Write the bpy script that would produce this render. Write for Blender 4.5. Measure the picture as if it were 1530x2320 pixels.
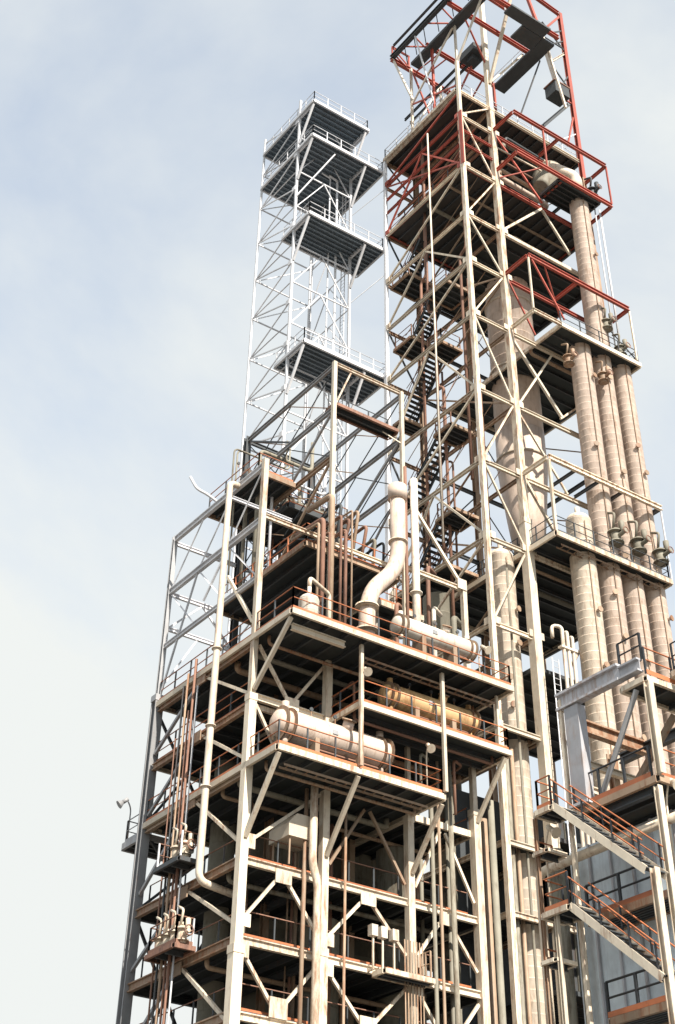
import bpy, math, random
from math import sin, cos, radians, pi, hypot
from mathutils import Vector as V, Matrix as M
random.seed(7)
sc = bpy.context.scene
for o in list(bpy.data.objects): bpy.data.objects.remove(o)
C = sc.collection

# ------------------------------------------------------------------ camera
# X runs right and away along the front faces, Y runs left and away, Z is up (metres)
FPX, PITCH, ROLL, AZ, CX, CY = 3137.65, radians(41.037), radians(1.247), radians(34.581), 765.0, 700.0
_fw = V((sin(AZ) * cos(PITCH), cos(AZ) * cos(PITCH), sin(PITCH)))
_rt = V((cos(AZ), -sin(AZ), 0)); _up = _rt.cross(_fw)
RT = _rt * cos(ROLL) + _up * sin(ROLL); UP = _up * cos(ROLL) - _rt * sin(ROLL); FW = _fw
CAM = V((-30.01, -49.63, 1.7))
cam = bpy.data.cameras.new('camera'); cam_o = bpy.data.objects.new('camera', cam); C.objects.link(cam_o)
cam.sensor_fit = 'VERTICAL'; cam.sensor_height = 36; cam.lens = FPX / 2320 * 36
cam.shift_y = (CY - 1160) / 2320; cam.clip_end = 9000; cam.clip_start = .1
cam_o.matrix_world = M(((RT.x, UP.x, -FW.x, CAM.x), (RT.y, UP.y, -FW.y, CAM.y), (RT.z, UP.z, -FW.z, CAM.z), (0, 0, 0, 1)))
sc.camera = cam_o
sc.render.resolution_x, sc.render.resolution_y = 675, 1024

def W(px, py, X=None, Y=None, Z=None):
    """photo pixel -> point on a known face of the structure"""
    r = FW + RT * ((px - CX) / FPX) - UP * ((py - CY) / FPX)
    if X is not None: t = (X - CAM.x) / r.x
    elif Y is not None: t = (Y - CAM.y) / r.y
    else: t = (Z - CAM.z) / r.z
    return CAM + r * t

# ------------------------------------------------------------------ sky and sun
SUN_AZ, SUN_EL = radians(-97), radians(40)      # direction towards the sun
w = bpy.data.worlds.new('World'); sc.world = w; w.use_nodes = True
nt = w.node_tree; nt.nodes.clear()
def nd(t, kind, **k):
    n = t.nodes.new(kind)
    for a, b in k.items():
        if a in n.inputs: n.inputs[a].default_value = b
        else: setattr(n, a, b)
    return n
out = nd(nt, 'ShaderNodeOutputWorld'); bg = nd(nt, 'ShaderNodeBackground'); bg.inputs['Strength'].default_value = .066
sky = nd(nt, 'ShaderNodeTexSky', sky_type='NISHITA', sun_disc=False)
sky.sun_elevation = SUN_EL; sky.sun_rotation = pi / 2 - SUN_AZ
tc = nd(nt, 'ShaderNodeTexCoord'); mp = nd(nt, 'ShaderNodeMapping')
mp.inputs['Scale'].default_value = (1, 1, 1.5); mp.inputs['Location'].default_value = (.5, 1.12, -.08)
n1 = nd(nt, 'ShaderNodeTexNoise'); n1.inputs['Scale'].default_value = 1.5; n1.inputs['Detail'].default_value = 7; n1.inputs['Roughness'].default_value = .56
n1.inputs['Distortion'].default_value = .25
cr = nd(nt, 'ShaderNodeValToRGB'); cr.color_ramp.elements[0].position = .33; cr.color_ramp.elements[1].position = .56; cr.color_ramp.elements[0].color = (.53, .53, .53, 1); cr.color_ramp.elements[1].color = (1, 1, 1, 1)
mx = nd(nt, 'ShaderNodeMixRGB'); mx.inputs['Color2'].default_value = (7.4, 7.65, 7.5, 1)
nt.links.new(tc.outputs['Generated'], mp.inputs['Vector']); nt.links.new(mp.outputs['Vector'], n1.inputs['Vector'])
nt.links.new(n1.outputs['Fac'], cr.inputs['Fac']); nt.links.new(cr.outputs['Color'], mx.inputs['Fac'])
gn = nd(nt, 'ShaderNodeMixRGB', blend_type='MULTIPLY'); gn.inputs['Fac'].default_value = 1; gn.inputs['Color2'].default_value = (1.75, 2.2, 2.3, 1)
sky.ozone_density = 4; sky.dust_density = .4
nt.links.new(sky.outputs['Color'], gn.inputs['Color1']); nt.links.new(gn.outputs['Color'], mx.inputs['Color1']); nt.links.new(mx.outputs['Color'], bg.inputs['Color'])
nt.links.new(bg.outputs['Background'], out.inputs['Surface'])
sun = bpy.data.lights.new('sun', 'SUN'); sun.energy = 5.0; sun.angle = radians(.6); sun.color = (1, .93, .82)
sun_o = bpy.data.objects.new('sun', sun); C.objects.link(sun_o)
sd = V((cos(SUN_AZ) * cos(SUN_EL), sin(SUN_AZ) * cos(SUN_EL), sin(SUN_EL)))
sun_o.rotation_euler = sd.to_track_quat('Z', 'Y').to_euler(); sun_o.location = (0, -40, 120)
sc.view_settings.view_transform = 'Standard'; sc.view_settings.look = 'None'
sc.view_settings.exposure = 0.85; sc.view_settings.gamma = 1
sc.render.engine = 'CYCLES'

# ------------------------------------------------------------------ materials
def mat(name, col, rough=.6, rust=.25, rustcol=(.22, .09, .04), metal=0.0, scale=1.0, streak=True, var=.18, bump=.0, ovar=1.0):
    m = bpy.data.materials.new(name); m.use_nodes = True; t = m.node_tree; b = t.nodes['Principled BSDF']
    b.inputs['Roughness'].default_value = rough; b.inputs['Metallic'].default_value = metal
    g = nd(t, 'ShaderNodeNewGeometry')
    a = nd(t, 'ShaderNodeTexNoise'); a.inputs['Scale'].default_value = 1.3 * scale; a.inputs['Detail'].default_value = 6; a.inputs['Roughness'].default_value = .65
    t.links.new(g.outputs['Position'], a.inputs['Vector'])
    r = nd(t, 'ShaderNodeValToRGB')
    r.color_ramp.elements[0].position = .3; r.color_ramp.elements[1].position = .72
    r.color_ramp.elements[0].color = tuple(c * (1 - var) for c in col) + (1,); r.color_ramp.elements[1].color = tuple(min(1, c * (1 + var * .6)) for c in col) + (1,)
    t.links.new(a.outputs['Fac'], r.inputs['Fac'])
    oi = nd(t, 'ShaderNodeObjectInfo'); mr = nd(t, 'ShaderNodeMapRange'); mr.inputs['To Min'].default_value = 1 - var * 1.5 * ovar; mr.inputs['To Max'].default_value = 1 + var * .5 * ovar
    t.links.new(oi.outputs['Random'], mr.inputs['Value'])
    hs = nd(t, 'ShaderNodeHueSaturation'); t.links.new(mr.outputs['Result'], hs.inputs['Value']); t.links.new(r.outputs['Color'], hs.inputs['Color'])
    rm_ = nd(t, 'ShaderNodeMapRange'); rm_.inputs['To Min'].default_value = -.08 * ovar; rm_.inputs['To Max'].default_value = .07 * ovar
    sw = nd(t, 'ShaderNodeMath', operation='FRACT'); sm = nd(t, 'ShaderNodeMath', operation='MULTIPLY'); sm.inputs[1].default_value = 7.31
    t.links.new(oi.outputs['Random'], sm.inputs[0]); t.links.new(sm.outputs[0], sw.inputs[0]); t.links.new(sw.outputs[0], rm_.inputs['Value'])
    mpn = nd(t, 'ShaderNodeMapping'); mpn.inputs['Scale'].default_value = (4.5, 4.5, .9 if streak else 4.5)
    t.links.new(g.outputs['Position'], mpn.inputs['Vector'])
    s = nd(t, 'ShaderNodeTexNoise'); s.inputs['Scale'].default_value = 1.0 * scale; s.inputs['Detail'].default_value = 8; s.inputs['Roughness'].default_value = .72
    t.links.new(mpn.outputs['Vector'], s.inputs['Vector'])
    r2 = nd(t, 'ShaderNodeValToRGB'); r2.color_ramp.elements[0].position = .60 - .22 * rust; r2.color_ramp.elements[1].position = .74 - .14 * rust
    ad = nd(t, 'ShaderNodeMath', operation='ADD'); t.links.new(s.outputs['Fac'], ad.inputs[0]); t.links.new(rm_.outputs['Result'], ad.inputs[1]); t.links.new(ad.outputs[0], r2.inputs['Fac'])
    k = nd(t, 'ShaderNodeMath', operation='MULTIPLY'); k.inputs[1].default_value = min(.9, rust * 2.4)
    t.links.new(r2.outputs['Color'], k.inputs[0])
    x = nd(t, 'ShaderNodeMixRGB'); x.inputs['Color2'].default_value = tuple(rustcol) + (1,)
    t.links.new(k.outputs[0], x.inputs['Fac']); t.links.new(hs.outputs['Color'], x.inputs['Color1'])
    t.links.new(x.outputs['Color'], b.inputs['Base Color'])
    if bump:
        bm = nd(t, 'ShaderNodeBump'); bm.inputs['Strength'].default_value = bump; bm.inputs['Distance'].default_value = .03
        t.links.new(s.outputs['Fac'], bm.inputs['Height']); t.links.new(bm.outputs['Normal'], b.inputs['Normal'])
    return m
MT = {
 'cream': mat('weathered_cream_paint', (.72, .62, .49), .6, .40, (.28, .14, .075), bump=.2),
 'tan': mat('tan_painted_steel', (.36, .255, .175), .65, .55, bump=.2),
 'white': mat('off_white_paint', (.76, .68, .58), .6, .36, (.36, .22, .14), bump=.15),
 'rail': mat('rust_orange_paint', (.46, .15, .06), .6, .25, (.16, .06, .03)),
 'red': mat('red_primer_paint', (.44, .09, .06), .6, .42, (.22, .06, .04)),
 'rustpipe': mat('rusty_brown_pipe', (.27, .14, .095), .75, .5, (.12, .065, .05)),
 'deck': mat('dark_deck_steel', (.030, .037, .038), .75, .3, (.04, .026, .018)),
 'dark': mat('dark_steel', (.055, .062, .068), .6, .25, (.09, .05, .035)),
 'black': mat('black_rail_paint', (.02, .022, .026), .5, .1),
 'pale': mat('hazed_pale_galvanised_steel', (.70, .70, .73), .5, .15, (.42, .36, .36)),  # light steel, kept extra pale in place of haze over the lattice tower
 'clad': mat('tan_insulation_cladding', (.60, .48, .40), .5, .42, (.36, .25, .18), bump=.35, ovar=.3),
 'cladlite': mat('pale_insulation_cladding', (.70, .60, .49), .5, .38, (.40, .28, .20), bump=.3, ovar=.3),
 'band': mat('cladding_band', (.58, .48, .38), .4, .25),
 'orangehx': mat('stained_exchanger_paint', (.70, .45, .22), .55, .5, (.30, .14, .05), bump=.2),
 'bluegrey': mat('blue_grey_plate', (.47, .47, .50), .6, .42, (.30, .22, .18), bump=.15),
 'sheet': mat('blue_grey_sheeting', (.74, .82, .88), .5, .3, (.46, .5, .54)),
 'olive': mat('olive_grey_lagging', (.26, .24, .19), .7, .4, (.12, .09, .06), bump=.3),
 'hazedeck': mat('hazed_blue_grey_deck', (.20, .245, .29), .7, .2, (.08, .07, .07)),  # deck blue lightened to stand in for haze on the lattice tower
 'rustdeck': mat('rusty_brown_deck', (.055, .048, .044), .75, .4, (.04, .028, .02)),
 'grey': mat('mid_grey_paint', (.33, .33, .34), .5, .2),
 'glass': mat('lamp_glass', (.7, .72, .72), .15, .0),
 'gravel': mat('gravel_ground', (.13, .12, .105), .9, .3, (.09, .08, .07), scale=.4, streak=False),
}

# ------------------------------------------------------------------ mesh helpers
def mesh(name, vs, fs, smooth=False):
    m = bpy.data.meshes.new(name); m.from_pydata(vs, [], fs); m.update(); m.materials.append(None)
    if smooth is True:
        m.polygons.foreach_set('use_smooth', [True] * len(m.polygons))
    elif smooth:
        m.polygons.foreach_set('use_smooth', [len(p.vertices) == 4 for p in m.polygons])
    return m
def prism(name, sec):
    n = len(sec)
    return mesh(name, [(x, y, 0) for x, y in sec] + [(x, y, 1) for x, y in sec],
                [(i, (i + 1) % n, n + (i + 1) % n, n + i) for i in range(n)] + [tuple(range(n - 1, -1, -1)), tuple(range(n, 2 * n))])
def isec(t=.12, f=.14):
    return [(-.5, -.5), (.5, -.5), (.5, -.5 + f), (t / 2, -.5 + f), (t / 2, .5 - f), (.5, .5 - f), (.5, .5), (-.5, .5), (-.5, .5 - f), (-t / 2, .5 - f), (-t / 2, -.5 + f), (-.5, -.5 + f)]
def ring(n, r=.5): return [(r * cos(2 * pi * i / n), r * sin(2 * pi * i / n)) for i in range(n)]
UNIT = {'I': prism('i_section', isec()), 'box': prism('box_section', [(-.5, -.5), (.5, -.5), (.5, .5), (-.5, .5)]),
        'L': prism('angle_section', [(-.5, -.5), (.5, -.5), (.5, -.34), (-.34, -.34), (-.34, .5), (-.5, .5)]),
        'C': prism('channel_section', [(-.5, -.5), (.5, -.5), (.5, -.4), (-.3, -.4), (-.3, .4), (.5, .4), (.5, .5), (-.5, .5)])}
for nm, n in (('o', 10), ('O', 28)):
    u = prism('round_section', ring(n)); u.polygons.foreach_set('use_smooth', [len(p.vertices) == 4 for p in u.polygons]); UNIT[nm] = u
ROOTLOC = {}
def link(name, me, m, parent, mw, kind=None):
    o = bpy.data.objects.new(name, me); C.objects.link(o)
    if me is not None and m is not None:
        o.material_slots[0].link = 'OBJECT'; o.material_slots[0].material = MT[m]
    if parent is not None:
        o.parent = parent; mw = WORLD[parent].inverted() @ mw
        WORLD[o] = WORLD[parent] @ mw
    else: WORLD[o] = mw.copy()
    o.matrix_local = mw if parent is not None else mw
    if kind: o['kind'] = kind
    return o
WORLD = {}
def thing(name, label, cat, loc=(0, 0, 0), group=None):
    o = link(name, None, None, None, M.Translation(V(loc)))
    o.empty_display_size = .3
    o['label'] = label; o['category'] = cat
    if group: o['group'] = group
    return o
def tag(o, label, cat, group=None):
    o['label'] = label; o['category'] = cat
    if group: o['group'] = group
    return o
def frame(p, q, up=None):
    p, q = V(p), V(q); z = q - p; L = z.length; z = z / L
    if up is None: up = V((0, 0, 1)) if abs(z.z) < .95 else V((0, 1, 0))
    y = V(up) - z * z.dot(V(up)); y.normalize(); x = y.cross(z)
    return p, x, y, z, L
def mem(parent, name, p, q, wd, ht=None, m='cream', s='I', up=None):
    """straight steel member from p to q; wd across, ht in the 'up' direction"""
    if ht is None: ht = wd
    p, x, y, z, L = frame(p, q, up)
    mw = M(((x.x * wd, y.x * ht, z.x * L, p.x), (x.y * wd, y.y * ht, z.y * L, p.y), (x.z * wd, y.z * ht, z.z * L, p.z), (0, 0, 0, 1)))
    return link(name, UNIT[s], m, parent, mw)
def boxo(parent, name, a, b, m):
    a, b = V(a), V(b); c = (a + b) / 2
    mw = M(((b.x - a.x, 0, 0, c.x), (0, b.y - a.y, 0, c.y), (0, 0, b.z - a.z, a.z), (0, 0, 0, 1)))
    return link(name, UNIT['box'], m, parent, mw)
def lathe(name, prof, n=28):
    """prof: list of (r, z)"""
    vs, fs = [], []
    for r, z in prof:
        for i in range(n): vs.append((r * cos(2 * pi * i / n), r * sin(2 * pi * i / n), z))
    for k in range(len(prof) - 1):
        for i in range(n): fs.append((k * n + i, k * n + (i + 1) % n, (k + 1) * n + (i + 1) % n, (k + 1) * n + i))
    fs.append(tuple(range(n - 1, -1, -1))); fs.append(tuple((len(prof) - 1) * n + i for i in range(n)))
    return mesh(name, vs, fs, 'sides')
def place(me, name, parent, m, p, q=None, up=None):
    """put a lathe mesh with its axis from p towards q"""
    if q is None: q = V(p) + V((0, 0, 1))
    p, x, y, z, L = frame(p, q, up)
    return link(name, me, m, parent, M(((x.x, y.x, z.x, p.x), (x.y, y.y, z.y, p.y), (x.z, y.z, z.z, p.z), (0, 0, 0, 1))))
def tube_mesh(pts, r, n=14, bend=None):
    """pipe along pts with rounded bends"""
    pts = [V(p) for p in pts]; path = [pts[0]]
    for i in range(1, len(pts) - 1):
        a, b, c = pts[i - 1], pts[i], pts[i + 1]
        d1 = (a - b); d2 = (c - b); k = min(bend or r * 2.4, d1.length * .49, d2.length * .49)
        s, e = b + d1.normalized() * k, b + d2.normalized() * k
        for j in range(7):
            t = j / 6; path.append(s * (1 - t) ** 2 + b * 2 * t * (1 - t) + e * t ** 2)
    path.append(pts[-1])
    rs = r if isinstance(r, (list, tuple)) else None
    vs, fs = [], []; prev = None
    for i, p in enumerate(path):
        d = (path[min(i + 1, len(path) - 1)] - path[max(i - 1, 0)]).normalized()
        if prev is None: x = d.orthogonal().normalized()
        else: x = (prev - d * prev.dot(d)).normalized()
        prev = x; y = d.cross(x)
        for j in range(n):
            a = 2 * pi * j / n; vs.append(p + (x * cos(a) + y * sin(a)) * r)
    for i in range(len(path) - 1):
        for j in range(n): fs.append((i * n + j, i * n + (j + 1) % n, (i + 1) * n + (j + 1) % n, (i + 1) * n + j))
    fs.append(tuple(range(n - 1, -1, -1))); fs.append(tuple((len(path) - 1) * n + j for j in range(n)))
    return [tuple(v) for v in vs], fs
def pipe(label, pts, r, m='white', name='process_pipe', cat='pipe', group=None, flanges=(), n=14, bend=None, parent=None):
    base = V(pts[0])
    vs, fs = tube_mesh([V(p) - base for p in pts], r, n, bend)
    me = mesh(name, vs, fs, 'sides')
    if parent is not None: return link(name, me, m, parent, M.Translation(base))
    if not flanges:
        o = link(name, me, m, None, M.Translation(base)); return tag(o, label, cat, group)
    t = thing(name, label, cat, base, group)
    link('pipe_run', me, m, t, M.Translation(base))
    for p, d in flanges:
        p = V(p); d = V(d).normalized()
        mem(t, 'flange', p - d * r * .18, p + d * r * .18, r * 3.1, r * 3.1, m, 'O')
    return t

# ------------------------------------------------------------------ steelwork helpers
def rails(parent, a, b, z, m='rail', pm='dark', h=1.1, gap=1.55, toe=True, t=.055, mid=True, toem=None):
    """guard rail from a to b (x, y) at floor height z"""
    a, b = V((a[0], a[1], z)), V((b[0], b[1], z)); d = b - a; n = max(1, round(d.length / gap))
    for i in range(n + 1):
        p = a + d * i / n; mem(parent, 'post', p + V((0, 0, .001)), p + V((0, 0, h)), t * 1.15, None, pm, 'L')
    u = V((0, 0, 1)); o = d.normalized().cross(u) * t * .62
    mem(parent, 'top_rail', a + u * h, b + u * h, t, None, m, 'o')
    if mid: mem(parent, 'mid_rail', a + u * h * .55, b + u * h * .55, t * .9, None, m, 'o')
    if toe: mem(parent, 'toe_board', a + u * .09 + o, b + u * .09 + o, .02, .17, toem or m, 'box')
def platform(parent, x0, x1, y0, y1, z, sides='flr', em='cream', rm='rail', pm='dark', jd='X', jn=None, eh=.3, dm='deck', jm='dark', h=1.1, toe=True, gap=1.55, ew=.14, name='platform', mid=True, inset=.1, skip=()):
    """deck slab with edge beams, joists and guard rails; sides f=front(-Y) b=back l=left(-X) r=right"""
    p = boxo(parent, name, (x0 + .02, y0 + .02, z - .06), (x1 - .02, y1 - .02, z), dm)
    zb = z - .02 - eh / 2
    mem(p, 'edge_beam', (x0, y0, zb), (x1, y0, zb), ew, eh, em, 'C'); mem(p, 'edge_beam', (x1, y1, zb), (x0, y1, zb), ew, eh, em, 'C')
    mem(p, 'edge_beam', (x0, y1 - ew / 2 - .003, zb), (x0, y0 + ew / 2 + .003, zb), ew, eh, em, 'C'); mem(p, 'edge_beam', (x1, y0 + ew / 2 + .003, zb), (x1, y1 - ew / 2 - .003, zb), ew, eh, em, 'C')
    L = (y1 - y0) if jd == 'X' else (x1 - x0)
    if jn is None: jn = max(1, int(L / 1.1))
    for i in range(1, jn + 1):
        k = i / (jn + 1); zz = z - .062 - .1
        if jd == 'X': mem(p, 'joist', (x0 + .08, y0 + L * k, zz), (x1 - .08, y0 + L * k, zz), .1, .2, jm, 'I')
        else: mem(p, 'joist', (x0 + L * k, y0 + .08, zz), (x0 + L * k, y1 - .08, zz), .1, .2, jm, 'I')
    i = inset
    E = {'f': ((x0 + i, y0 + i), (x1 - i, y0 + i)), 'b': ((x1 - i, y1 - i), (x0 + i, y1 - i)), 'l': ((x0 + i, y1 - i), (x0 + i, y0 + i)), 'r': ((x1 - i, y0 + i), (x1 - i, y1 - i))}
    for s in sides: rails(p, *E[s], z, rm, pm, h, gap, toe, mid=mid)
    return p
def gusset(parent, c, wd, ht, axis='Y', m='cream', t=.05):
    c = V(c); h = {'Y': V((wd / 2, t / 2, ht / 2)), 'X': V((t / 2, wd / 2, ht / 2))}[axis]
    return boxo(parent, 'gusset_plate', c - h, c + h, m)
def stair(label, p0, p1, width, side, m='cream', tm='dark', rm='rail', pm='dark', group=None, n=None, both=True, cat='stairs', hr=True):
    """flight from top p0 to bottom p1; side = horizontal unit vector across the flight"""
    p0, p1, side = V(p0), V(p1), V(side)
    t = thing('stair_flight', label, cat, (p1.x, p1.y, p1.z), group)
    for s in (0, 1):
        o = side * (width * s)
        mem(t, 'stringer', p0 + o, p1 + o, .06, .26, m, 'C')
    n = n or max(4, round(abs(p0.z - p1.z) / .24)); run = V((p1.x - p0.x, p1.y - p0.y, 0)).normalized()
    for i in range(n):
        c = p0 + (p1 - p0) * ((i + .5) / n)
        mem(t, 'tread', c + side * .03, c + side * (width - .03), .25, .04, tm, 'box')
    if hr:
        for s in ((0, 1) if both else (0,)):
            o = side * (width * s) + V((0, 0, .0)); u = V((0, 0, 1))
            mem(t, 'hand_rail', p0 + o + u * .95, p1 + o + u * .95, .055, None, rm, 'o')
            mem(t, 'mid_rail', p0 + o + u * .5, p1 + o + u * .5, .045, None, rm, 'o')
            for k in (.04, .36, .68, .96):
                c = p0 + (p1 - p0) * k + o; mem(t, 'post', c + u * .1, c + u * .97, .055, None, pm, 'L')
    return t
def ladder(label, base, h, side, group=None, m='pale', wd=.45, n=None):
    base, side = V(base), V(side); t = thing('ladder', label, 'ladder', base, group); u = V((0, 0, 1))
    for s in (-.5, .5): mem(t, 'ladder_rail', base + side * wd * s, base + side * wd * s + u * h, .06, .03, m, 'box')
    for i in range(int(h / .33)): mem(t, 'rung', base + side * -wd * .5 + u * (.2 + i * .33), base + side * wd * .5 + u * (.2 + i * .33), .03, None, m, 'o')
    return t
#==BODY==
# ------------------------------------------------------------------ ground
g = mesh('ground', [(-2500, -2500, 0), (2500, -2500, 0), (2500, 2500, 0), (-2500, 2500, 0)], [(0, 1, 2, 3)])
link('ground', g, 'gravel', None, M.Identity(4), 'structure')

# ------------------------------------------------------------------ front process structure
GX = (0.0, 4.1, 8.75, 12.7)
S1 = thing('process_structure', 'cream steel frame of stacked platforms carrying horizontal exchangers', 'structure', (0, 0, 0))
def col(S, x, y, zs, ws, m='cream', s='I'):
    """column in sections, ws width of each"""
    for i in range(len(ws)):
        mem(S, 'column', (x, y, zs[i]), (x, y, zs[i + 1]), ws[i], ws[i], m, s)
        if i: boxo(S, 'splice_plate', (x - ws[i - 1] * .56, y - ws[i - 1] * .56, zs[i] - .3), (x + ws[i - 1] * .56, y + ws[i - 1] * .56, zs[i] + .02), m)
col(S1, 0, 0, (0, 18.6, 29.2, 41.9), (.46, .38, .27), s='box')
col(S1, 4.1, 0, (0, 19.2, 32, 50.2), (.40, .34, .22), s='box')
col(S1, 8.75, 0, (0, 25.8, 50.2), (.34, .20), m='cream', s='box')
col(S1, 12.7, 0, (0, 27, 38.9), (.40, .26), s='box')
col(S1, 0, 9, (0, 32.5, 41.8), (.46, .24), m='grey')
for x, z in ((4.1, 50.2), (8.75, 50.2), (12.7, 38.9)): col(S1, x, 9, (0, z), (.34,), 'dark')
for x in (4.1, 8.75, 12.7): col(S1, x, 4.5, (0, 32), (.3,), 'tan')
LEV = (4.2, 8.4, 12.4, 16.3, 19.05, 22.15)
for z in LEV:
    for y in (0, 9):
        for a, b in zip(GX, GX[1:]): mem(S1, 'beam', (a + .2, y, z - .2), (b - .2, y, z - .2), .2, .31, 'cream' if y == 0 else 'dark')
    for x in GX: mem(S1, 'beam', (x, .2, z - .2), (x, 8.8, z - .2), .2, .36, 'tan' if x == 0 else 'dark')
for z in LEV[2:]:
    p = platform(S1, .12, 12.58, .12, 8.88, z + .06, '', eh=.1, ew=.05, em='dark', jd='Y', jn=11)
    for a, b in zip(GX, GX[1:]): rails(p, (a + .3, .45), (b - .3, .45), z + .06, 'rustpipe', 'dark', 1.05, 1.5, True, .05, False, 'rail')  # top rails painted darker brown in place of shade on them
    rails(p, (.45, 8.6), (.45, .6), z + .06, 'rustpipe', 'dark', 1.05, 1.5, True, .05, False)
# cantilevered platforms
F26 = platform(S1, -.12, 8.85, -2.55, 8.9, 26.05, 'flr', jd='Y', jn=8, eh=.26)
platform(S1, 8.95, 12.58, .15, 8.9, 26.05, 'r', jd='Y', jn=3)
platform(S1, 0, 2.8, 9.1, 11.05, 25.75, 'lb', rm='grey', pm='grey', em='grey', jn=3)
F29 = platform(S1, 4.15, 13.0, -2.55, 8.9, 29.15, 'flr', jd='X', jn=10, eh=.24)
platform(S1, .1, 3.95, .3, 8.9, 29.0, 'l', jd='X', jn=7, eh=.24, em='cream')
F32 = platform(S1, -.12, 12.8, -3.22, 8.9, 32.1, 'flr', jd='Y', jn=11, eh=.26)
mem(S1, 'beam', (.3, -2.6, 31.55), (3.2, -2.6, 31.55), .2, .3, 'cream')
# posts hung between the cantilevered platforms
for x in (4.1, 8.8):
    mem(S1, 'hanger_post', (x, -2.68, 26.1), (x, -2.68, 31.8), .16, .16, 'cream', 'box')
for x in (12.4,): mem(S1, 'hanger_post', (x, -2.4, 29.2), (x, -2.4, 31.8), .12, .12, 'cream', 'box')
# knee braces below the platforms
for x, zt, zb, yo in ((0, 25.7, 22.85, -2.5), (4.1, 25.7, 22.95, -2.5), (8.75, 25.6, 23.2, -2.45), (0, 31.75, 29.4, -3.0), (12.7, 28.8, 26.4, -2.4)):
    mem(S1, 'knee_brace', (x, yo, zt), (x, -.2, zb), .17, .17, 'cream', 'box')
# chevron and V bracing of the front face
def br(S, p, q, wd=.13, m='cream', s='box'): return mem(S, 'brace', p, q, wd, wd, m, s)
for a, b in zip(GX, GX[1:]):
    c = (a + b) / 2 - .03
    for x0 in (a + .28, b - .28):
        sg = 1 if x0 < c else -1
        br(S1, (x0, 0, 19.75), (c - .28 * sg, 0, 21.5)); br(S1, (x0, 0, 18.45), (c - .28 * sg, 0, 16.75))
        if a > 1: br(S1, (x0, 0, 22.7), (c - .15 * sg, 0, 25.5), .12, 'tan' if a < 8 else 'cream')
        br(S1, (x0, 0, 15.6), (c - .28 * sg, 0, 12.8))
    gusset(S1, (c, -.13, 21.62), .8, .5); gusset(S1, (c, -.13, 16.62), .85, .75)
    gusset(S1, (a + .32, -.13, 19.6), .4, .5); gusset(S1, (a + .32, -.13, 18.5), .4, .6)
br(S1, (.28, 0, 22.75), (3.85, 0, 25.6)); gusset(S1, (.32, -.14, 22.75), .42, .6)
mem(S1, 'beam', (.2, 0, 29.15), (3.9, 0, 29.15), .2, .32, 'cream')
br(S1, (.25, 0, 31.7), (1.95, 0, 29.45), .13); br(S1, (3.85, 0, 31.7), (2.2, 0, 29.45), .13); gusset(S1, (2.08, -.13, 29.3), .75, .55)
br(S1, (.25, .0, 28.8), (1.9, 0, 26.3), .13)
# bracing of the left face
for zt, zb in ((31.7, 29.4), (28.8, 26.4), (25.7, 22.8), (21.8, 19.55), (18.7, 15.9)):
    for y0 in (.3, 8.7):
        br(S1, (0, y0, zb), (0, 4.5 + (-.25 if y0 < 4 else .25), zt), .14, 'cream' if y0 < 4 else 'grey')
    gusset(S1, (-.12, 4.5, zt - .05), .8, .5, 'X', 'tan')
for z in (26.0, 29.0, 32.0): mem(S1, 'beam', (0, .25, z - .28), (0, 8.7, z - .28), .2, .32, 'tan')
# bracing of the back face
for zb, zt in ((15.8, 21.8), (22.3, 25.7), (26.3, 31.6)):
    for a, b in zip(GX, GX[1:]):
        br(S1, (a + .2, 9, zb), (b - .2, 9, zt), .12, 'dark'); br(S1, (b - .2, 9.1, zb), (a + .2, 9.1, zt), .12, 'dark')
# open frames above the top platform
for z, m in ((38.35, 'pale'), (41.6, 'pale')): mem(S1, 'beam', (0, .2, z), (0, 8.85, z), .2, .34, m)
mem(S1, 'beam', (0, .2, 35.2), (0, 8.85, 35.2), .16, .24, 'pale')
for z in (36.3, 38.3, 41.4):
    mem(S1, 'beam', (.15, 9, z), (3.9, 9, z), .16, .22, 'pale'); mem(S1, 'beam', (4.3, 9, z), (8.6, 9, z), .16, .22, 'pale')
br(S1, (.2, 9, 36.4), (2, 9, 38.2), .1, 'pale'); br(S1, (3.9, 9, 36.4), (2.1, 9, 38.2), .1, 'pale'); br(S1, (.1, 9, 33), (1.9, 9, 36.2), .08, 'pale')
br(S1, (0, 2.9, 36.5), (0, .25, 32.9), .15); br(S1, (0, 8.8, 32.5), (0, 6.1, 38.2), .09, 'pale'); br(S1, (0, 5.2, 36.2), (0, 3.2, 38.2), .1, 'pale')
mem(S1, 'beam', (.2, 0, 38.6), (3.95, 0, 38.6), .16, .24, 'cream'); mem(S1, 'beam', (4.25, 0, 38.5), (8.6, 0, 38.5), .16, .24, 'cream')
mem(S1, 'beam', (8.9, 0, 38.8), (12.65, 0, 38.8), .18, .26, 'cream')
PQ = platform(S1, 2.75, 8.6, .25, 8.8, 38.3, 'fl', jd='Y', jn=6, pm='rail', eh=.26, em='tan')
platform(S1, 9.0, 12.5, 3.2, 8.8, 38.6, 'fl', jd='X', jn=4, pm='rail')
platform(S1, 1.6, 4.0, 3.4, 8.7, 43.9, 'fl', rm='rail', jd='Y', jn=3, em='tan')
platform(S1, 4.4, 8.5, 4.6, 8.8, 43.5, 'fl', rm='rail', jd='Y', jn=3, em='dark')
for z in (49.95, 46.95, 43.75):
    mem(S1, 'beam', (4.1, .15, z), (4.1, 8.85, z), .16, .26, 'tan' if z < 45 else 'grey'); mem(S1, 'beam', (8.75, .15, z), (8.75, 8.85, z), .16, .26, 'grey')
    mem(S1, 'beam', (4.3, 9, z), (8.6, 9, z), .16, .26, 'dark')
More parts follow.
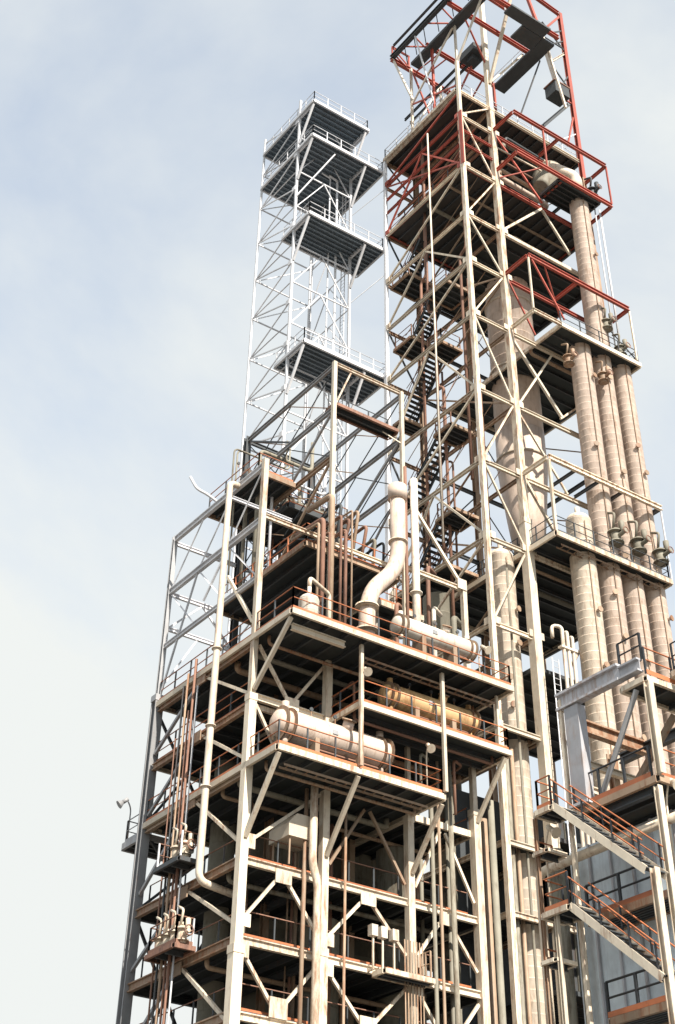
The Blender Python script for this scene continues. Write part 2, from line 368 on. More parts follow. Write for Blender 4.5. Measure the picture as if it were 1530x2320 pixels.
mem(S1, 'beam', (4.25, 0, 50.08), (8.6, 0, 50.08), .16, .22, 'cream')
mem(S1, 'beam', (.1, 3.6, 41.6), (4.0, 3.6, 41.6), .15, .2, 'pale')
CW = platform(S1, 4.3, 8.6, .15, 1.05, 47.6, 'b', rm='dark', pm='dark', em='rustpipe', jn=1, eh=.2, toe=False)
br(S1, (8.75, .2, 46.9), (8.75, 5.1, 43.9), .13, 'grey'); br(S1, (8.75, .2, 43.6), (8.75, 6, 38.7), .1, 'grey')
br(S1, (4.1, .3, 46.7), (4.1, 4.3, 43.9), .12, 'grey'); br(S1, (4.1, .3, 43.5), (4.1, 6, 38.6), .12, 'tan'); br(S1, (4.1, 8.6, 49.7), (4.1, 4.2, 47.1), .1, 'dark')
br(S1, (4.2, 0, 47.3), (5.2, 0, 49.9), .08); br(S1, (8.7, 0, 46.6), (7.8, .6, 47.4), .05)
br(S1, (9.4, -.02, 42.8), (12.6, -.02, 39.0), .15, 'cream')
gusset(S1, (12.5, -.16, 39.0), .6, .6)

for k in range(4):
    z = (43.9, 47.1, 38.8, 41.2)[k]; zt = (46.8, 49.8, 41, 43.6)[k]
    for x in (4.1, 8.75):
        for y0 in (.2, 4.5): br(S1, (x, y0, z), (x, y0 + 4.3, zt), .06, ('dark', 'tan')[k % 2], 'L'); br(S1, (x + .08, y0 + 4.3, z), (x + .08, y0, zt), .05, 'dark', 'L')
    br(S1, (4.3, 9, z), (8.6, 9, zt), .07, 'dark', 'L'); br(S1, (8.6, 9.08, z), (4.3, 9.08, zt), .07, 'dark', 'L')
for y0 in (.2, 3.1, 6.0): br(S1, (0, y0, 35.3), (0, y0 + 2.8, 38.2), .06, 'pale', 'L'); br(S1, (0, y0 + 2.8, 38.5), (0, y0, 41.4), .06, 'pale', 'L')
# ------------------------------------------------------------------ tall reactor tower
S2 = thing('reactor_tower', 'tall open steel tower with red primed frames around the vertical vessels', 'tower', (14.6, 0, 0))
col(S2, 14.6, 0, (0, 32, 73, 78.3, 84.2), (.30, .28, .26, .24), s='box')
col(S2, 17.6, 0, (0, 45, 80.8, 97), (.52, .42, .34), s='box')
mem(S2, 'column', (14.47, -.14, 72.9), (14.47, -.14, 78.4), .08, .32, 'red', 'box')
col(S2, 14.6, 9, (0, 60, 81), (.3, .22), m='pale', s='box')
for x, y, z in ((17.6, 9, 84), (26.7, 0, 79), (26.7, 9, 79), (22, 9, 79)): col(S2, x, y, (0, z), (.34,), 'tan')
TL = (4.5, 9, 13.5, 17.9, 22.9, 26.2, 32.0, 37.7, 43, 48.15, 53.4, 59.35, 64.0, 68.3, 73.1, 78.3, 81)
for i, z in enumerate(TL):
    up = z > 62
    mem(S2, 'beam', (14.75, 0, z - .2), (17.4, 0, z - .2), .16, .26, 'cream')
    mem(S2, 'beam', (14.6, .2, z - .2), (14.6, 8.8, z - .2), .16, .24, 'cream' if z not in (78.3,) else 'red')
    mem(S2, 'beam', (17.6, .25, z - .2), (17.6, 8.8, z - .2), .16, .24, 'tan')
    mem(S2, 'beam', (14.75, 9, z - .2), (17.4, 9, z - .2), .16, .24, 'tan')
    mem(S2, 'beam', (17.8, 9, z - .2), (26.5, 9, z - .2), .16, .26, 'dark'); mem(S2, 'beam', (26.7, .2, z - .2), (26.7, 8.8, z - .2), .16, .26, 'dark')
    if z not in (32.0, 37.7): mem(S2, 'beam', (17.85, 0, z - .2), (26.5, 0, z - .2), .18, .28, {78.3: 'red', 73.1: 'red', 64.0: 'red'}.get(z, 'cream'))
for k, (a, b) in enumerate(zip(TL[7:], TL[8:])):
    b -= .3; a += .1
    # left face, stair bay
    lm = 'red' if a > 73 else 'cream'
    if k % 2 == 0: br(S2, (14.6, 8.8, a), (14.6, .2, b), .12, lm)
    else: br(S2, (14.6, .2, a), (14.6, 4.5, b), .12, lm); br(S2, (14.6, 8.8, a), (14.6, 4.5, b), .12, lm)
    for y_ in (0, 9): gusset(S2, (14.5, y_ + (.3 if y_ == 0 else -.3), a - .1), .42, .42, 'X', lm, .04)
    gusset(S2, (14.95, -.12, a - .1), .36, .4, 'Y', 'cream', .04); gusset(S2, (17.3, -.14, a - .1), .36, .4, 'Y', 'cream', .04); gusset(S2, (17.95, -.14, a - .1), .42, .42, 'Y', 'cream', .04)
    # front face between the twin columns
    if k % 2 == 0: br(S2, (14.75, 0, a), (17.4, 0, b), .11)
    else: br(S2, (17.4, 0, a), (14.75, 0, b), .11)
    # bay behind
    br(S2, (17.6, .2, a if k % 2 else b), (17.6, 8.8, b if k % 2 else a), .1, 'tan')
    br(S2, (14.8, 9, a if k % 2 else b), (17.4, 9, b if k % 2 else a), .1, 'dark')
for k, (a, b2) in enumerate(zip(TL[8:], TL[9:])):
    b2 -= .3
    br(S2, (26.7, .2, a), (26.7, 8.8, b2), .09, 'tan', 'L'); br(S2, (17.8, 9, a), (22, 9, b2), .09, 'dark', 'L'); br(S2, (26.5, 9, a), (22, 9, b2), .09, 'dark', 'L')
    br(S2, (16.1, .2, b2), (16.1, 8.8, a), .05, 'tan', 'o'); br(S2, (14.9, 4.6, a), (17.4, 4.6, b2), .05, 'rustpipe', 'o')
# front bracing right of the main column
for p, q, wd in (((17.75, 68.3), (21.8, 72.8), .17), ((21.9, 72.7), (24.2, 69.6), .15), ((17.75, 68.1), (26.5, 68.1), .15), ((17.8, 58.7), (21.6, 54.0), .17),
                 ((17.8, 48.0), (20.0, 44.9), .17), ((17.8, 53.3), (21.2, 58.9), .12), ((21.4, 53.9), (26.5, 58.9), .12), ((17.8, 52.8), (21.3, 48.2), .12)):
    br(S2, (p[0], -.02, p[1]), (q[0], -.02, q[1]), wd)
# floors
platform(S2, 14.5, 26.8, .18, 9.1, 81.3, 'fbl', jd='Y', jn=14, em='cream', dm='rustdeck', jm='dark', pm='pale', rm='pale', toe=False)
platform(S2, 14.75, 26.6, .2, 8.8, 73.15, 'l', jd='Y', jn=14, em='red', eh=.2, dm='rustdeck', jm='dark')
for z in (75.2, 76.6):
    for x in (14.6, 15.6, 16.6): mem(S2, 'beam', (x, .2, z + .3 * (x - 14.6)), (x, 8.8, z + .3 * (x - 14.6)), .14, .2, 'red' if x < 15 else 'rustpipe')
    mem(S2, 'beam', (14.75, 0, z), (17.4, 0, z), .14, .2, 'red')
br(S2, (14.6, .2, 73.4), (14.6, 8.8, 78), .1, 'red'); br(S2, (16.2, .4, 78), (16.2, 8.6, 73.6), .12, 'red')
platform(S2, 17.75, 26.6, .2, 8.8, 68.4, '', jd='X', jn=8, em='dark', eh=.2)
PA = platform(S2, 19.9, 26.95, -2.45, 8.8, 59.45, 'fr', jd='X', jn=10, em='cream', rm='dark')
mem(S2, 'beam', (17.6, -2.45, 59.3), (19.85, -2.45, 59.3), .16, .28, 'cream'); mem(S2, 'beam', (17.6, -2.36, 59.3), (17.6, -.3, 59.3), .16, .28, 'cream')
PD = platform(S2, 17.55, 26.6, -2.45, 8.8, 43.1, 'flr', jd='X', jn=10, em='cream', rm='dark')
mem(S2, 'beam', (17.6, -2.4, 48.1), (26.75, -2.4, 48.1), .2, .34, 'cream'); mem(S2, 'beam', (17.6, -2.28, 48.1), (17.6, -.25, 48.1), .16, .28, 'cream'); mem(S2, 'beam', (26.7, -2.28, 48.1), (26.7, -.2, 48.1), .16, .28, 'dark')
for x in (20.7, 22.6, 24.5): mem(S2, 'beam', (x - .95, -2.28, 48.05), (x - .95, -.2, 48.05), .12, .2, 'dark')
mem(S2, 'post', (17.6, -2.4, 43.1), (17.6, -2.4, 47.9), .16, .16, 'cream', 'box'); mem(S2, 'post', (26.65, -2.4, 43.1), (26.65, -2.4, 47.9), .08, .08, 'pale', 'box')
for z in (17.9, 22.9, 26.2, 32.0): platform(S2, 14.8, 17.45, .15, 8.8, z, '', jd='X', jn=6, em='cream', eh=.2)
platform(S2, 17.75, 26.6, .3, 8.8, 36.1, '', jd='X', jn=6, em='dark', eh=.2)
platform(S2, 17.75, 26.6, .3, 8.8, 27.1, '', jd='X', jn=6, em='dark', eh=.2)
platform(S2, 17.75, 26.6, .3, 8.8, 20.1, '', jd='X', jn=6, em='dark', eh=.2)
# red primed outriggers on the front of the tower
def redframe(z, posts=True):
    mem(S2, 'outrigger_beam', (17.6, -2.4, z), (26.7, -2.4, z), .2, .34, 'red')
    for x in (17.6, 22.0, 26.7): mem(S2, 'outrigger_beam', (x, -2.28, z), (x, -.2, z), .16, .28, 'red')
redframe(64.1); redframe(78.35); redframe(74.1)
for x, za, zb in ((26.7, 74.3, 78.2), (17.6, 59.5, 63.9), (26.7, 59.6, 63.9), (20.4, 74.3, 78.2)):
    mem(S2, 'outrigger_post', (x, -2.4, za), (x, -2.4, zb), .11, .11, 'red' if za > 60 else 'cream', 'L')
br(S2, (26.7, -2.4, 59.6), (26.7, -.3, 63.9), .07, 'dark'); br(S2, (17.7, -2.4, 64.2), (20.4, -2.3, 60), .1, 'red')
br(S2, (17.75, -.05, 64.0), (19.9, -.05, 60), .1, 'red'); br(S2, (19, -2.4, 64), (21.4, -1, 61.5), .09, 'red'); br(S2, (17.75, -.1, 78.0), (21.9, -.1, 73.4), .12, 'red')
br(S2, (17.7, -.1, 73.4), (20.2, -2.3, 74.2), .08, 'red'); br(S2, (17.8, -.15, 76.6), (22.6, -.15, 76.9), .1, 'cream'); br(S2, (22.4, -.3, 78.1), (24.5, -.3, 75.2), .1, 'cream')
platform(S2, 21.7, 25.7, -2.2, -.15, 74.15, '', jd='X', jn=4, em='dark', eh=.22)
# hoist frame on the tower's top
ZT = 89.0
for y, xa, xb in ((5.75, 12.8, 21.6), (3.0, 14.2, 21.4), (-1.15, 13.0, 21.4), (-3.6, 12.8, 22.1)):
    mem(S2, 'hoist_beam', (xa, y, ZT), (xb, y, ZT), .28, .38, 'red')
mem(S2, 'runway_girder', (12.95, 5.9, ZT + .3), (12.95, -8, ZT + .3), .34, .42, 'dark')
mem(S2, 'runway_girder', (14.6, 5.0, ZT - .32), (14.6, -8, ZT - .32), .8, .3, 'dark', 'box')
boxo(S2, 'walkway', (20.9, -3.1, ZT - .5), (22.1, 2.9, ZT - .3), 'dark'); boxo(S2, 'walkway', (16.9, -4.1, ZT - .5), (20.85, -3.15, ZT - .3), 'dark'); boxo(S2, 'walkway', (18.8, -3.1, ZT - .52), (20.85, -1.7, ZT - .32), 'dark')
for x in (17.05, 17.6): mem(S2, 'hoist_beam', (x, 9.5, ZT - 1.0), (x, 1.2, ZT - 1.0), .14, .24, 'dark')
boxo(S2, 'hoist_trolley', (16.7, .3, ZT - 1.25), (18.1, 2.0, ZT - .5), 'dark'); boxo(S2, 'hoist_trolley', (17.0, .8, ZT - 1.7), (17.7, 1.5, ZT - 1.26), 'dark')
for x, y in ((14.6, 5.5), (17.6, 5.5), (20.9, 5.5), (20.9, 2.8), (14.6, 2.8)): mem(S2, 'post', (x, y, 81.3), (x, y, ZT - .2), .17, .17, 'white' if y > 5 else 'red', 'I')
mem(S2, 'column', (14.6, 0, 84.2), (14.6, 0, ZT - .2), .16, .16, 'white', 'I')
for p, q, wd, m in (((17.6, -.2, 83.6), (17.6, -3.4, 91), .22, 'cream'), ((14.6, .1, 84), (14.6, -3.4, ZT - .2), .14, 'white'), ((14.6, 5.4, 85), (12.95, 5.7, ZT), .14, 'white'), ((14.6, 5.4, 84.5), (14.6, .1, ZT - .3), .13, 'white'), ((14.6, .1, 81.6), (14.6, 5.4, 84.4), .11, 'red'),
                    ((14.7, 5.5, 81.5), (17.5, 5.5, ZT - .3), .12, 'white'), ((17.5, 5.5, 81.5), (14.7, 5.5, ZT - .3), .12, 'red'), ((17.7, 5.5, 81.5), (20.8, 5.5, ZT - .3), .11, 'red'), ((17.6, 5.4, 84), (17.6, .2, ZT - .2), .13, 'red'), ((17.6, 5.4, 81.5), (17.6, .2, 85), .11, 'red'),
                    ((17.8, 0, 84), (20.8, -.9, ZT - .3), .13, 'cream'), ((17.6, 0, 86), (14.7, -1, ZT - .2), .12, 'red'), ((14.6, 2.8, 82), (13, 2.9, ZT + .1), .1, 'pale'), ((22.1, -2.4, ZT - .4), (23.2, -2.4, 82.6), .16, 'white'), ((20.9, 2.8, 82), (21.9, 5.6, ZT - .3), .1, 'pale')):
    br(S2, p, q, wd, m)
for k, yy in enumerate((5.4, 4.2, 3.0, 1.4, -.4, -2.2, -4.0)):
    br(S2, (13.05, yy, ZT + .15), (14.25, yy - (1.1 if k % 2 else -.2), ZT - .1), .1, 'red'); br(S2, (13.05, yy - 1.1, ZT + .25), (14.2, yy, ZT), .07, 'dark')
for xx in (15.2, 16.0): br(S2, (xx, 5.75, ZT), (xx + .4, 3.1, ZT + .05), .09, 'red')
for x in (12.95, 14.6): mem(S2, 'outrigger_post', (x, 5.75, ZT), (x, 5.75, ZT + 1.6), .12, .12, 'red', 'I')
br(S2, (12.95, 5.7, ZT + 1.5), (14.6, 5.7, ZT + .2), .09, 'red'); mem(S2, 'hoist_beam', (12.9, 5.75, ZT + 1.6), (14.7, 5.75, ZT + 1.6), .12, .16, 'red'); mem(S2, 'runway_girder', (12.95, 5.6, ZT + 1.6), (12.95, -6, ZT + 1.6), .14, .2, 'dark')
rails(S2, (20.95, 2.8), (20.95, -3), ZT - .28, 'pale', 'pale', 1.0, 1.2, False, .05); rails(S2, (17, -3.2), (20.8, -3.2), ZT - .28, 'pale', 'pale', 1.0, 1.2, False, .05)
# red mast continuing the right front column
mem(S2, 'mast_post', (26.75, 0, 79.0), (26.75, 0, 99.6), .32, .32, 'red', 'I')
U = (24.1, 0, 95.0)
br(S2, U, (25.35, 0, 88.4), .3, 'white'); br(S2, U, (26.6, 0, 99.0), .2, 'red'); br(S2, U, (22.6, 0, 100.5), .24, 'red'); mem(S2, 'mast_beam', (26.6, 0, 99.5), (20, 0, 100.2), .26, .4, 'red')
mem(S2, 'mast_beam', (25.1, 0, 92.0), (26.6, 0, 94.0), .2, .2, 'white')
for a, b_ in (((24.4, 95), (26.6, 97)), ((24.4, 96.6), (26.6, 94.4)), ((24.6, 93.6), (26.6, 95.6)), ((24.5, 94.6), (26.5, 94.6)), ((25.0, 91.2), (26.6, 89.3)), ((25.4, 88.6), (26.6, 91))):
    br(S2, (a[0], -.05, a[1]), (b_[0], -.05, b_[1]), .1, 'dark')
mem(S2, 'mast_beam', (17.8, 0, 95.2), U, .22, .22, 'red'); br(S2, (17.7, 0, 97), (22.4, 0, 100.4), .14, 'pale')
lbx = thing('junction_box', 'dark box hung from the red mast above the outrigger frame', 'box', (25, 0, 87.3))
boxo(lbx, 'box_body', (24.4, -.6, 87.3), (25.9, .6, 88.5), 'dark'); boxo(lbx, 'box_lid', (24.3, -.66, 88.5), (26.0, .66, 88.6), 'rustpipe'); mem(lbx, 'bracket', (25.9, 0, 87.7), (26.6, 0, 87.7), .12, None, 'red', 'box')
mem(S2, 'mast_beam', (26.3, 0, 87.4), (22.9, 0, 82.4), .26, .3, 'dark'); br(S2, (26.6, 0, 86), (25.4, -.1, 81.8), .12, 'red'); br(S2, (26.6, 0, 84), (24.3, -.1, 81.6), .08, 'pale')
br(S2, (22.1, -1.4, 88.4), (20.4, -.2, 81.6), .1, 'dark')

# stair bay platforms and flights
for (x0, x1, y0, y1, z, s) in ((15.1, 17.0, 6.9, 8.9, 62.3, 'l'), (15.1, 17.3, 3.0, 5.1, 64.6, 'l'), (15.1, 16.9, 3.8, 5.4, 59.8, 'fl'), (15.1, 16.9, 7.9, 9.1, 56.0, ''), (15.1, 17.0, 3.2, 4.9, 52.8, 'l'),
                               (15.1, 16.9, 7.8, 9.0, 49.9, ''), (15.1, 16.9, 3.2, 5, 46.6, 'l'), (15, 17.2, 6.9, 9, 68.1, 'l'), (15, 17.3, 4, 9, 43.2, 'l')):
    platform(S2, x0, x1, y0, y1, z, s, em='tan', rm='rustpipe', pm='rustpipe', jn=3, eh=.2, toe=False)
FL = ('topmost', 'second highest', 'middle', 'second lowest', 'lowest')
for p0, p1 in (((15.4, 6.0, 70.9), (15.4, 8.6, 68.1)), ((15.4, 5.2, 64.6), (15.4, 7.1, 62.3)), ((15.4, 5.4, 59.8), (15.4, 8.8, 56.0)), ((15.4, 4.9, 52.8), (15.4, 8.0, 49.9)), ((15.4, 5.0, 46.6), (15.4, 8.2, 43.2))):
    stair(FL[[70.9, 64.6, 59.8, 52.8, 46.6].index(p0[2])] + ' dark open-tread stair flight in the stair bay of the tall tower', p0, p1, 1.15, (1, 0, 0), 'dark', 'dark', 'rustpipe', 'rustpipe', 'zigzag stair flights of the tall tower')

# ------------------------------------------------------------------ lattice tower behind
S3 = thing('lattice_tower', 'pale braced lattice tower with four cantilevered platforms behind the front structure', 'tower', (8.1, 11.4, 0))
AX, BX, AY, BY = 8.1, 13.06, 11.4, 16.5
for x in (AX, BX):
    for y in (AY, BY): mem(S3, 'column', (x, y, 0), (x, y, 86.0), .17 if y == AY else .14, None, 'pale', 'box')
zz = [3.0 + 3.75 * i for i in range(23)]
for i, z in enumerate(zz[:-1]):
    z2 = zz[i + 1]; lo = z > 30
    mem(S3, 'beam', (AX, AY + .13, z), (AX, BY - .1, z), .085, None, 'pale', 'L'); mem(S3, 'beam', (AX + .13, AY, z), (BX - .13, AY, z), .085, None, 'pale', 'L')
    if lo: mem(S3, 'beam', (BX, AY + .1, z), (BX, BY - .1, z), .085, None, 'pale', 'L'); mem(S3, 'beam', (AX + .1, BY, z), (BX - .1, BY, z), .085, None, 'pale', 'L')
    ym = (AY + BY) / 2; xm = (AX + BX) / 2; zm = (z + z2) / 2
    br(S3, (AX, BY - .1, z), (AX, AY + .1, zm), .075, 'pale', 'L'); br(S3, (AX, BY - .1, z2), (AX, AY + .1, zm), .075, 'pale', 'L')
    if lo:
        br(S3, (BX, BY - .1, z), (BX, ym, z2), .065, 'pale', 'L'); br(S3, (BX, AY + .1, z), (BX, ym, z2), .065, 'pale', 'L')
        br(S3, (AX + .1, BY, z), (BX - .1, BY, z2), .065, 'pale', 'L')
        br(S3, (xm, AY, z2), (BX - .1, AY, z), .075, 'pale', 'L'); br(S3, (xm, AY, z2), (AX + .1, AY, z), .075, 'pale', 'L')
    gusset(S3, (AX - .1, AY + .2, zm), .4, .4, 'X', 'pale')
for x0, x1, y1, z in ((AX - .1, 13.3, 16.5, 84.2), (AX - .1, 14.75, 16.5, 80.3), (AX - .1, 14.75, 12.9, 72.0), (AX - .1, 15.0, 12.9, 60.1)):
    platform(S3, x0, x1, 9.35, y1, z, 'flr', em='pale', rm='pale', pm='pale', jd='X', jn=15 if y1 > 14 else 8, eh=.24, dm='hazedeck', jm='hazedeck', toe=True, gap=1.2)
    for x in (AX, BX): mem(S3, 'knee_brace', (x, 9.5, z - .35), (x, AY - .1, z - 3.3), .15, None, 'pale', 'box')
    for x in (AX, BX): mem(S3, 'beam', (x, 9.5, z - .3), (x, AY - .15, z - .3), .14, .26, 'pale')
br(S3, (AX, AY - .1, 75.2), (AX + 2.2, 9.6, 79.6), .1, 'pale')
mem(S3, 'tie', (BX, AY, 67.2), (14.6, 9.1, 69.2), .06, None, 'pale', 'o'); mem(S3, 'tie', (BX, AY, 76), (14.6, 9.1, 78.0), .05, None, 'pale', 'o')

for i, (x, y, r) in enumerate(((12.2, 12.0, .09), (11.6, 12.1, .06), (12.6, 15.9, .11))):
    tag(link('process_pipe', mesh('process_pipe', *tube_mesh([(0, 0, 0), (0, 0, 79.9), (-.8, 0, 80.0)], r, 10), 'sides'), 'pale', None, M.Translation(V((x, y, 0)))), 'pale riser climbing inside the lattice tower', 'pipe', 'pale risers of the lattice tower')
ladder('pale ladder running up the right side of the lattice tower', (13.3, 12.6, 30), 54, (0, 1, 0))
for x, y, z in ((9.0, 10.2, 84.2), (12.0, 10.4, 80.3), (10.4, 10.2, 72.0), (9.4, 10.3, 60.1), (12.8, 10.4, 60.1)):
    e = thing('winch_unit', 'grey winch box standing on a platform of the lattice tower', 'winch', (x, y, z), 'winch boxes on the lattice tower')
    boxo(e, 'winch_frame', (x - .45, y - .35, z), (x + .45, y + .35, z + .25), 'grey'); mem(e, 'drum', (x - .4, y, z + .5), (x + .4, y, z + .5), .5, None, 'pale', 'O'); boxo(e, 'motor', (x + .42, y - .2, z + .3), (x + .75, y + .2, z + .7), 'grey')
# ------------------------------------------------------------------ stair structure in front on the right
SX, SY = 5.1, -18.35
S4 = thing('stair_structure', 'steel access structure with blue grey girder and black railed platforms', 'structure', (SX, SY, 0))
mem(S4, 'column', (SX + .12, SY + .1, 0), (SX + .12, SY + .1, 20.5), .22, None, 'cream', 'I'); mem(S4, 'column', (SX + .12, SY - .12, 20.85), (SX + .12, SY - .12, 24.2), .26, None, 'cream', 'I')
mem(S4, 'column', (SX + .1, -14.72, 20.87), (SX + .1, -14.72, 24.6), .4, .72, 'bluegrey', 'box', (0, 1, 0)); boxo(S4, 'base_plate', (SX - .2, -15.2, 20.85), (SX + .4, -14.25, 20.95), 'bluegrey')
mem(S4, 'column', (SX, -14.1, 0), (SX, -14.1, 25.1), .14, None, 'cream', 'box')
for x, y in ((12, -18.2), (12, -13.2), (8.5, -13.2)): mem(S4, 'column', (x, y, 0), (x, y, 24.2), .3, None, 'tan')
mem(S4, 'girder', (SX, -14.0, 24.98), (SX, -17.3, 24.98), .34, .66, 'bluegrey', 'I'); mem(S4, 'girder', (SX, -17.32, 24.9), (SX, -18.3, 24.9), .3, .5, 'bluegrey', 'I')
P24 = platform(S4, SX + .05, 12.2, SY - .1, -17.2, 24.45, '', em='cream', jd='Y', jn=5, eh=.2)
rails(P24, (SX + .1, -17.25), (SX + .1, SY), 25.1, 'black', 'black', 1.05, .8, False, .07); rails(P24, (SX + .1, SY - .1), (12, SY - .1), 24.5, 'rail', 'black', 1.05, 1.3, True, .06)
P21 = platform(S4, SX + .05, 12.2, SY - .05, -14.05, 20.85, '', em='tan', jd='Y', jn=5, eh=.24)
rails(P21, (SX + .12, -14.3), (SX + .12, SY + .3), 20.87, 'black', 'black', 1.1, 1.35, True, .07, False, 'rail'); rails(P21, (SX + .3, SY + .1), (12, SY + .1), 20.87, 'rail', 'black', 1.05, 1.3)
for z, y1 in ((17.35, -13.9), (14.1, -14.4), (10.6, -14.4)):
    p = platform(S4, SX + .6, 6.85, SY + .2, y1, z, '', em='tan', jd='Y', jn=5, eh=.24, dm='dark')
    rails(p, (SX + .7, y1 + .1), (SX + .7, -17.0), z + .02, 'black', 'black', 1.1, 1.3, True, .08, True, 'rail')
mem(S4, 'strut', (SX + .1, -17.9, 24.1), (SX + .3, -15.3, 20.9), .2, None, 'grey', 'o'); mem(S4, 'strut', (7.6, -17.4, 24), (6.6, -14.6, 20.5), .2, None, 'tan', 'box')
mem(S4, 'beam', (SX + .25, -14.5, 24.1), (9.0, -14.5, 24.1), .3, .5, 'tan'); mem(S4, 'beam', (9.0, -18, 24.1), (9.0, -13.2, 24.1), .25, .4, 'dark')
mem(S4, 'beam', (SX + .3, -17.8, 20.5), (SX + .3, -14.9, 20.5), .2, .3, 'dark')
for z in (23.2, 22.2): mem(S4, 'beam', (6.2, -13.6, z), (12, -13.6, z), .2, .26, 'cream')
mem(S4, 'post', (4.25, -18.5, 0), (4.25, -18.5, 17.5), .24, None, 'cream', 'I')
platform(S4, 6.4, 12.2, -21.0, -18.55, 24.9, 'l', em='cream', rm='black', pm='black', jn=3, eh=.22)
for z in (20.9, 17.4): 
    p = platform(S4, 3.95, 5.0, -14.35 if z > 20 else -14.8, -13.45, z - .12, 'lb', em='cream', rm='rail', pm='black', jn=2, eh=.18, mid=True)
platform(S4, 4.0, 4.9, -13.9, -13.2, 19.4, 'b', em='cream', rm='rail', pm='rail', jn=1, eh=.12, h=.4, mid=False); platform(S4, 4.0, 4.9, -13.9, -13.2, 15.8, 'b', em='cream', rm='rail', pm='rail', jn=1, eh=.12, h=.4, mid=False)
mem(S4, 'post', (4.1, -13.3, 0), (4.1, -13.3, 20.6), .12, None, 'tan', 'I'); mem(S4, 'post', (4.1, -14.0, 0), (4.1, -14.0, 17.1), .14, None, 'cream', 'I')
stair('cream stair flight with rust rails descending beside the upper black railed platform', (4.0, -14.35, 20.74), (4.0, -18.35, 17.42), .95, (1, 0, 0), 'cream', 'dark', 'rail', 'black', 'stair flights of the access structure')
stair('cream stair flight with rust rails descending in front of the blue grey sheeting', (4.0, -14.8, 17.2), (4.0, -18.5, 14.15), .95, (1, 0, 0), 'cream', 'dark', 'rail', 'black', 'stair flights of the access structure')
for nm, lab, x0, x1, yy, zt in (('shade_backdrop', 'added dark shade backdrop behind the clad columns at the foot of the tall tower', 14.9, 26.5, 4.2, 30.0), ('shade_backdrop', 'added dark shade backdrop closing the back of the lower storeys', 4.4, 14.3, 8.6, 24.6)):  # dark sheets added so the open bays read as shaded
    cw = thing(nm, lab, 'shade backdrop', (x0, yy, 0)); n = round((x1 - x0) / 1.25); dx = (x1 - x0) / n
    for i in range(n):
        for k in range(3): boxo(cw, 'shade_panel', (x0 + i * dx + .012, yy + (.03 if (i + k) % 2 else 0), zt * k / 3 + .012), (x0 + (i + 1) * dx - .012, yy + .12, zt * (k + 1) / 3 - .012), 'dark')
    for i in range(n + 1): mem(cw, 'shade_panel_rib', (x0 + i * dx, yy + .05, 0), (x0 + i * dx, yy + .05, zt), .1, .22, 'olive', 'box', (0, 1, 0))
wl = thing('sheet_wall', 'blue grey sheet metal screen behind the lower stairs', 'wall', (7.0, -19, 0))  # sheet-clad building wall behind the stairs
for i in range(9):
    y = -21.4 + i * 1.05
    boxo(wl, 'sheet_panel', (6.95 + (.03 if i % 2 else 0), y, 0), (7.05, y + 1.035, 20.4), 'sheet')
    boxo(wl, 'sheet_rib', (6.87, y - .04, 0), (6.965, y + .04, 20.4), 'bluegrey')
# ------------------------------------------------------------------ vertical vessels
COURSE = {}
def course(r, h):
    k = (round(r, 3), round(h, 3))
    if k not in COURSE: COURSE[k] = lathe('cladding_course', [(r * .985, 0), (r, .015), (r, h - .035), (r * 1.006, h - .03), (r * 1.006, h)], 30)
    return COURSE[k]
def vessel(label, x, y, z0, z1, r, m='clad', dome=True, h=.9, name='vertical_vessel', cat='vessel', group=None, bands=True):
    t = thing(name, label, cat, (x, y, z0), group)
    if m.startswith('clad') and z0 < 1: place(course(r, 15.0), 'cladding_course', t, m, (x, y, z0)); z0 += 15.0; h = .5
    n = max(1, round((z1 - z0) / h)); hh = (z1 - z0) / n
    for i in range(n): place(course(r, hh), 'cladding_course', t, m, (x, y, z0 + i * hh), None)
    if m.startswith('clad'):
        R2 = random.Random(int(x * 10))
        for k in range(5):
            za = max(z0 + 2, 30) + (z1 - 30) * (k + R2.random()) / 5.5; a = R2.uniform(-2.6, -1.2); d = V((cos(a), sin(a), 0)); p = V((x, y, za))
            mem(t, 'nozzle', p + d * r * .9, p + d * (r + .22), .2, None, m, 'O'); mem(t, 'nozzle_flange', p + d * (r + .2), p + d * (r + .27), .34, None, 'tan', 'O')
        cd = V((cos(-1.9), sin(-1.9), 0)) * (r + .06); mem(t, 'conduit', V((x, y, max(z0, 18))) + cd, V((x, y, z1 - .3)) + cd, .06, None, 'tan', 'o')
    if dome:
        prof = [(r * cos(a), r * .75 * sin(a)) for a in [k * pi / 2 / 7 for k in range(7)]] + [(.04, r * .75)]
        place(lathe('dome_head', prof, 30), 'dome_head', t, m, (x, y, z1))
        mem(t, 'nozzle', (x, y, z1 + r * .6), (x, y, z1 + r * .75 + .45), r * .4, None, m, 'O')
    return t
YP = -1.2
vessel('tan clad column with a rounded head under the beam of the tower', 20.7, YP, 0, 45.4, .74, 'cladlite')
vessel('tan clad column between the round-headed one and the tallest riser', 22.65, YP, 0, 59.6, .70, 'clad')
vessel('tallest tan clad riser reaching the red outrigger frame of the tower', 24.6, YP + .1, 0, 75.2, .68, 'clad')
vessel('tan clad column at the outer right edge of the tower platforms', 26.35, YP, 0, 60.2, .64, 'clad')
vessel('cream clad column standing between the twin front columns of the tower', 17.0, 1.6, 0, 43.0, .74, 'cladlite')
RV = thing('regenerator_vessel', 'large tan cylindrical vessel with conical bottom inside the tower', 'vessel', (22.1, 4.5, 43))
for i in range(17): place(course(1.6, 1.0), 'cladding_course', RV, 'clad', (22.1, 4.5, 55.4 + i))
place(lathe('cone', [(.95, 46.6), (1.25, 49.0), (1.62, 52.6), (1.62, 55.4)], 36), 'cone', RV, 'clad', (22.1, 4.5, 0))
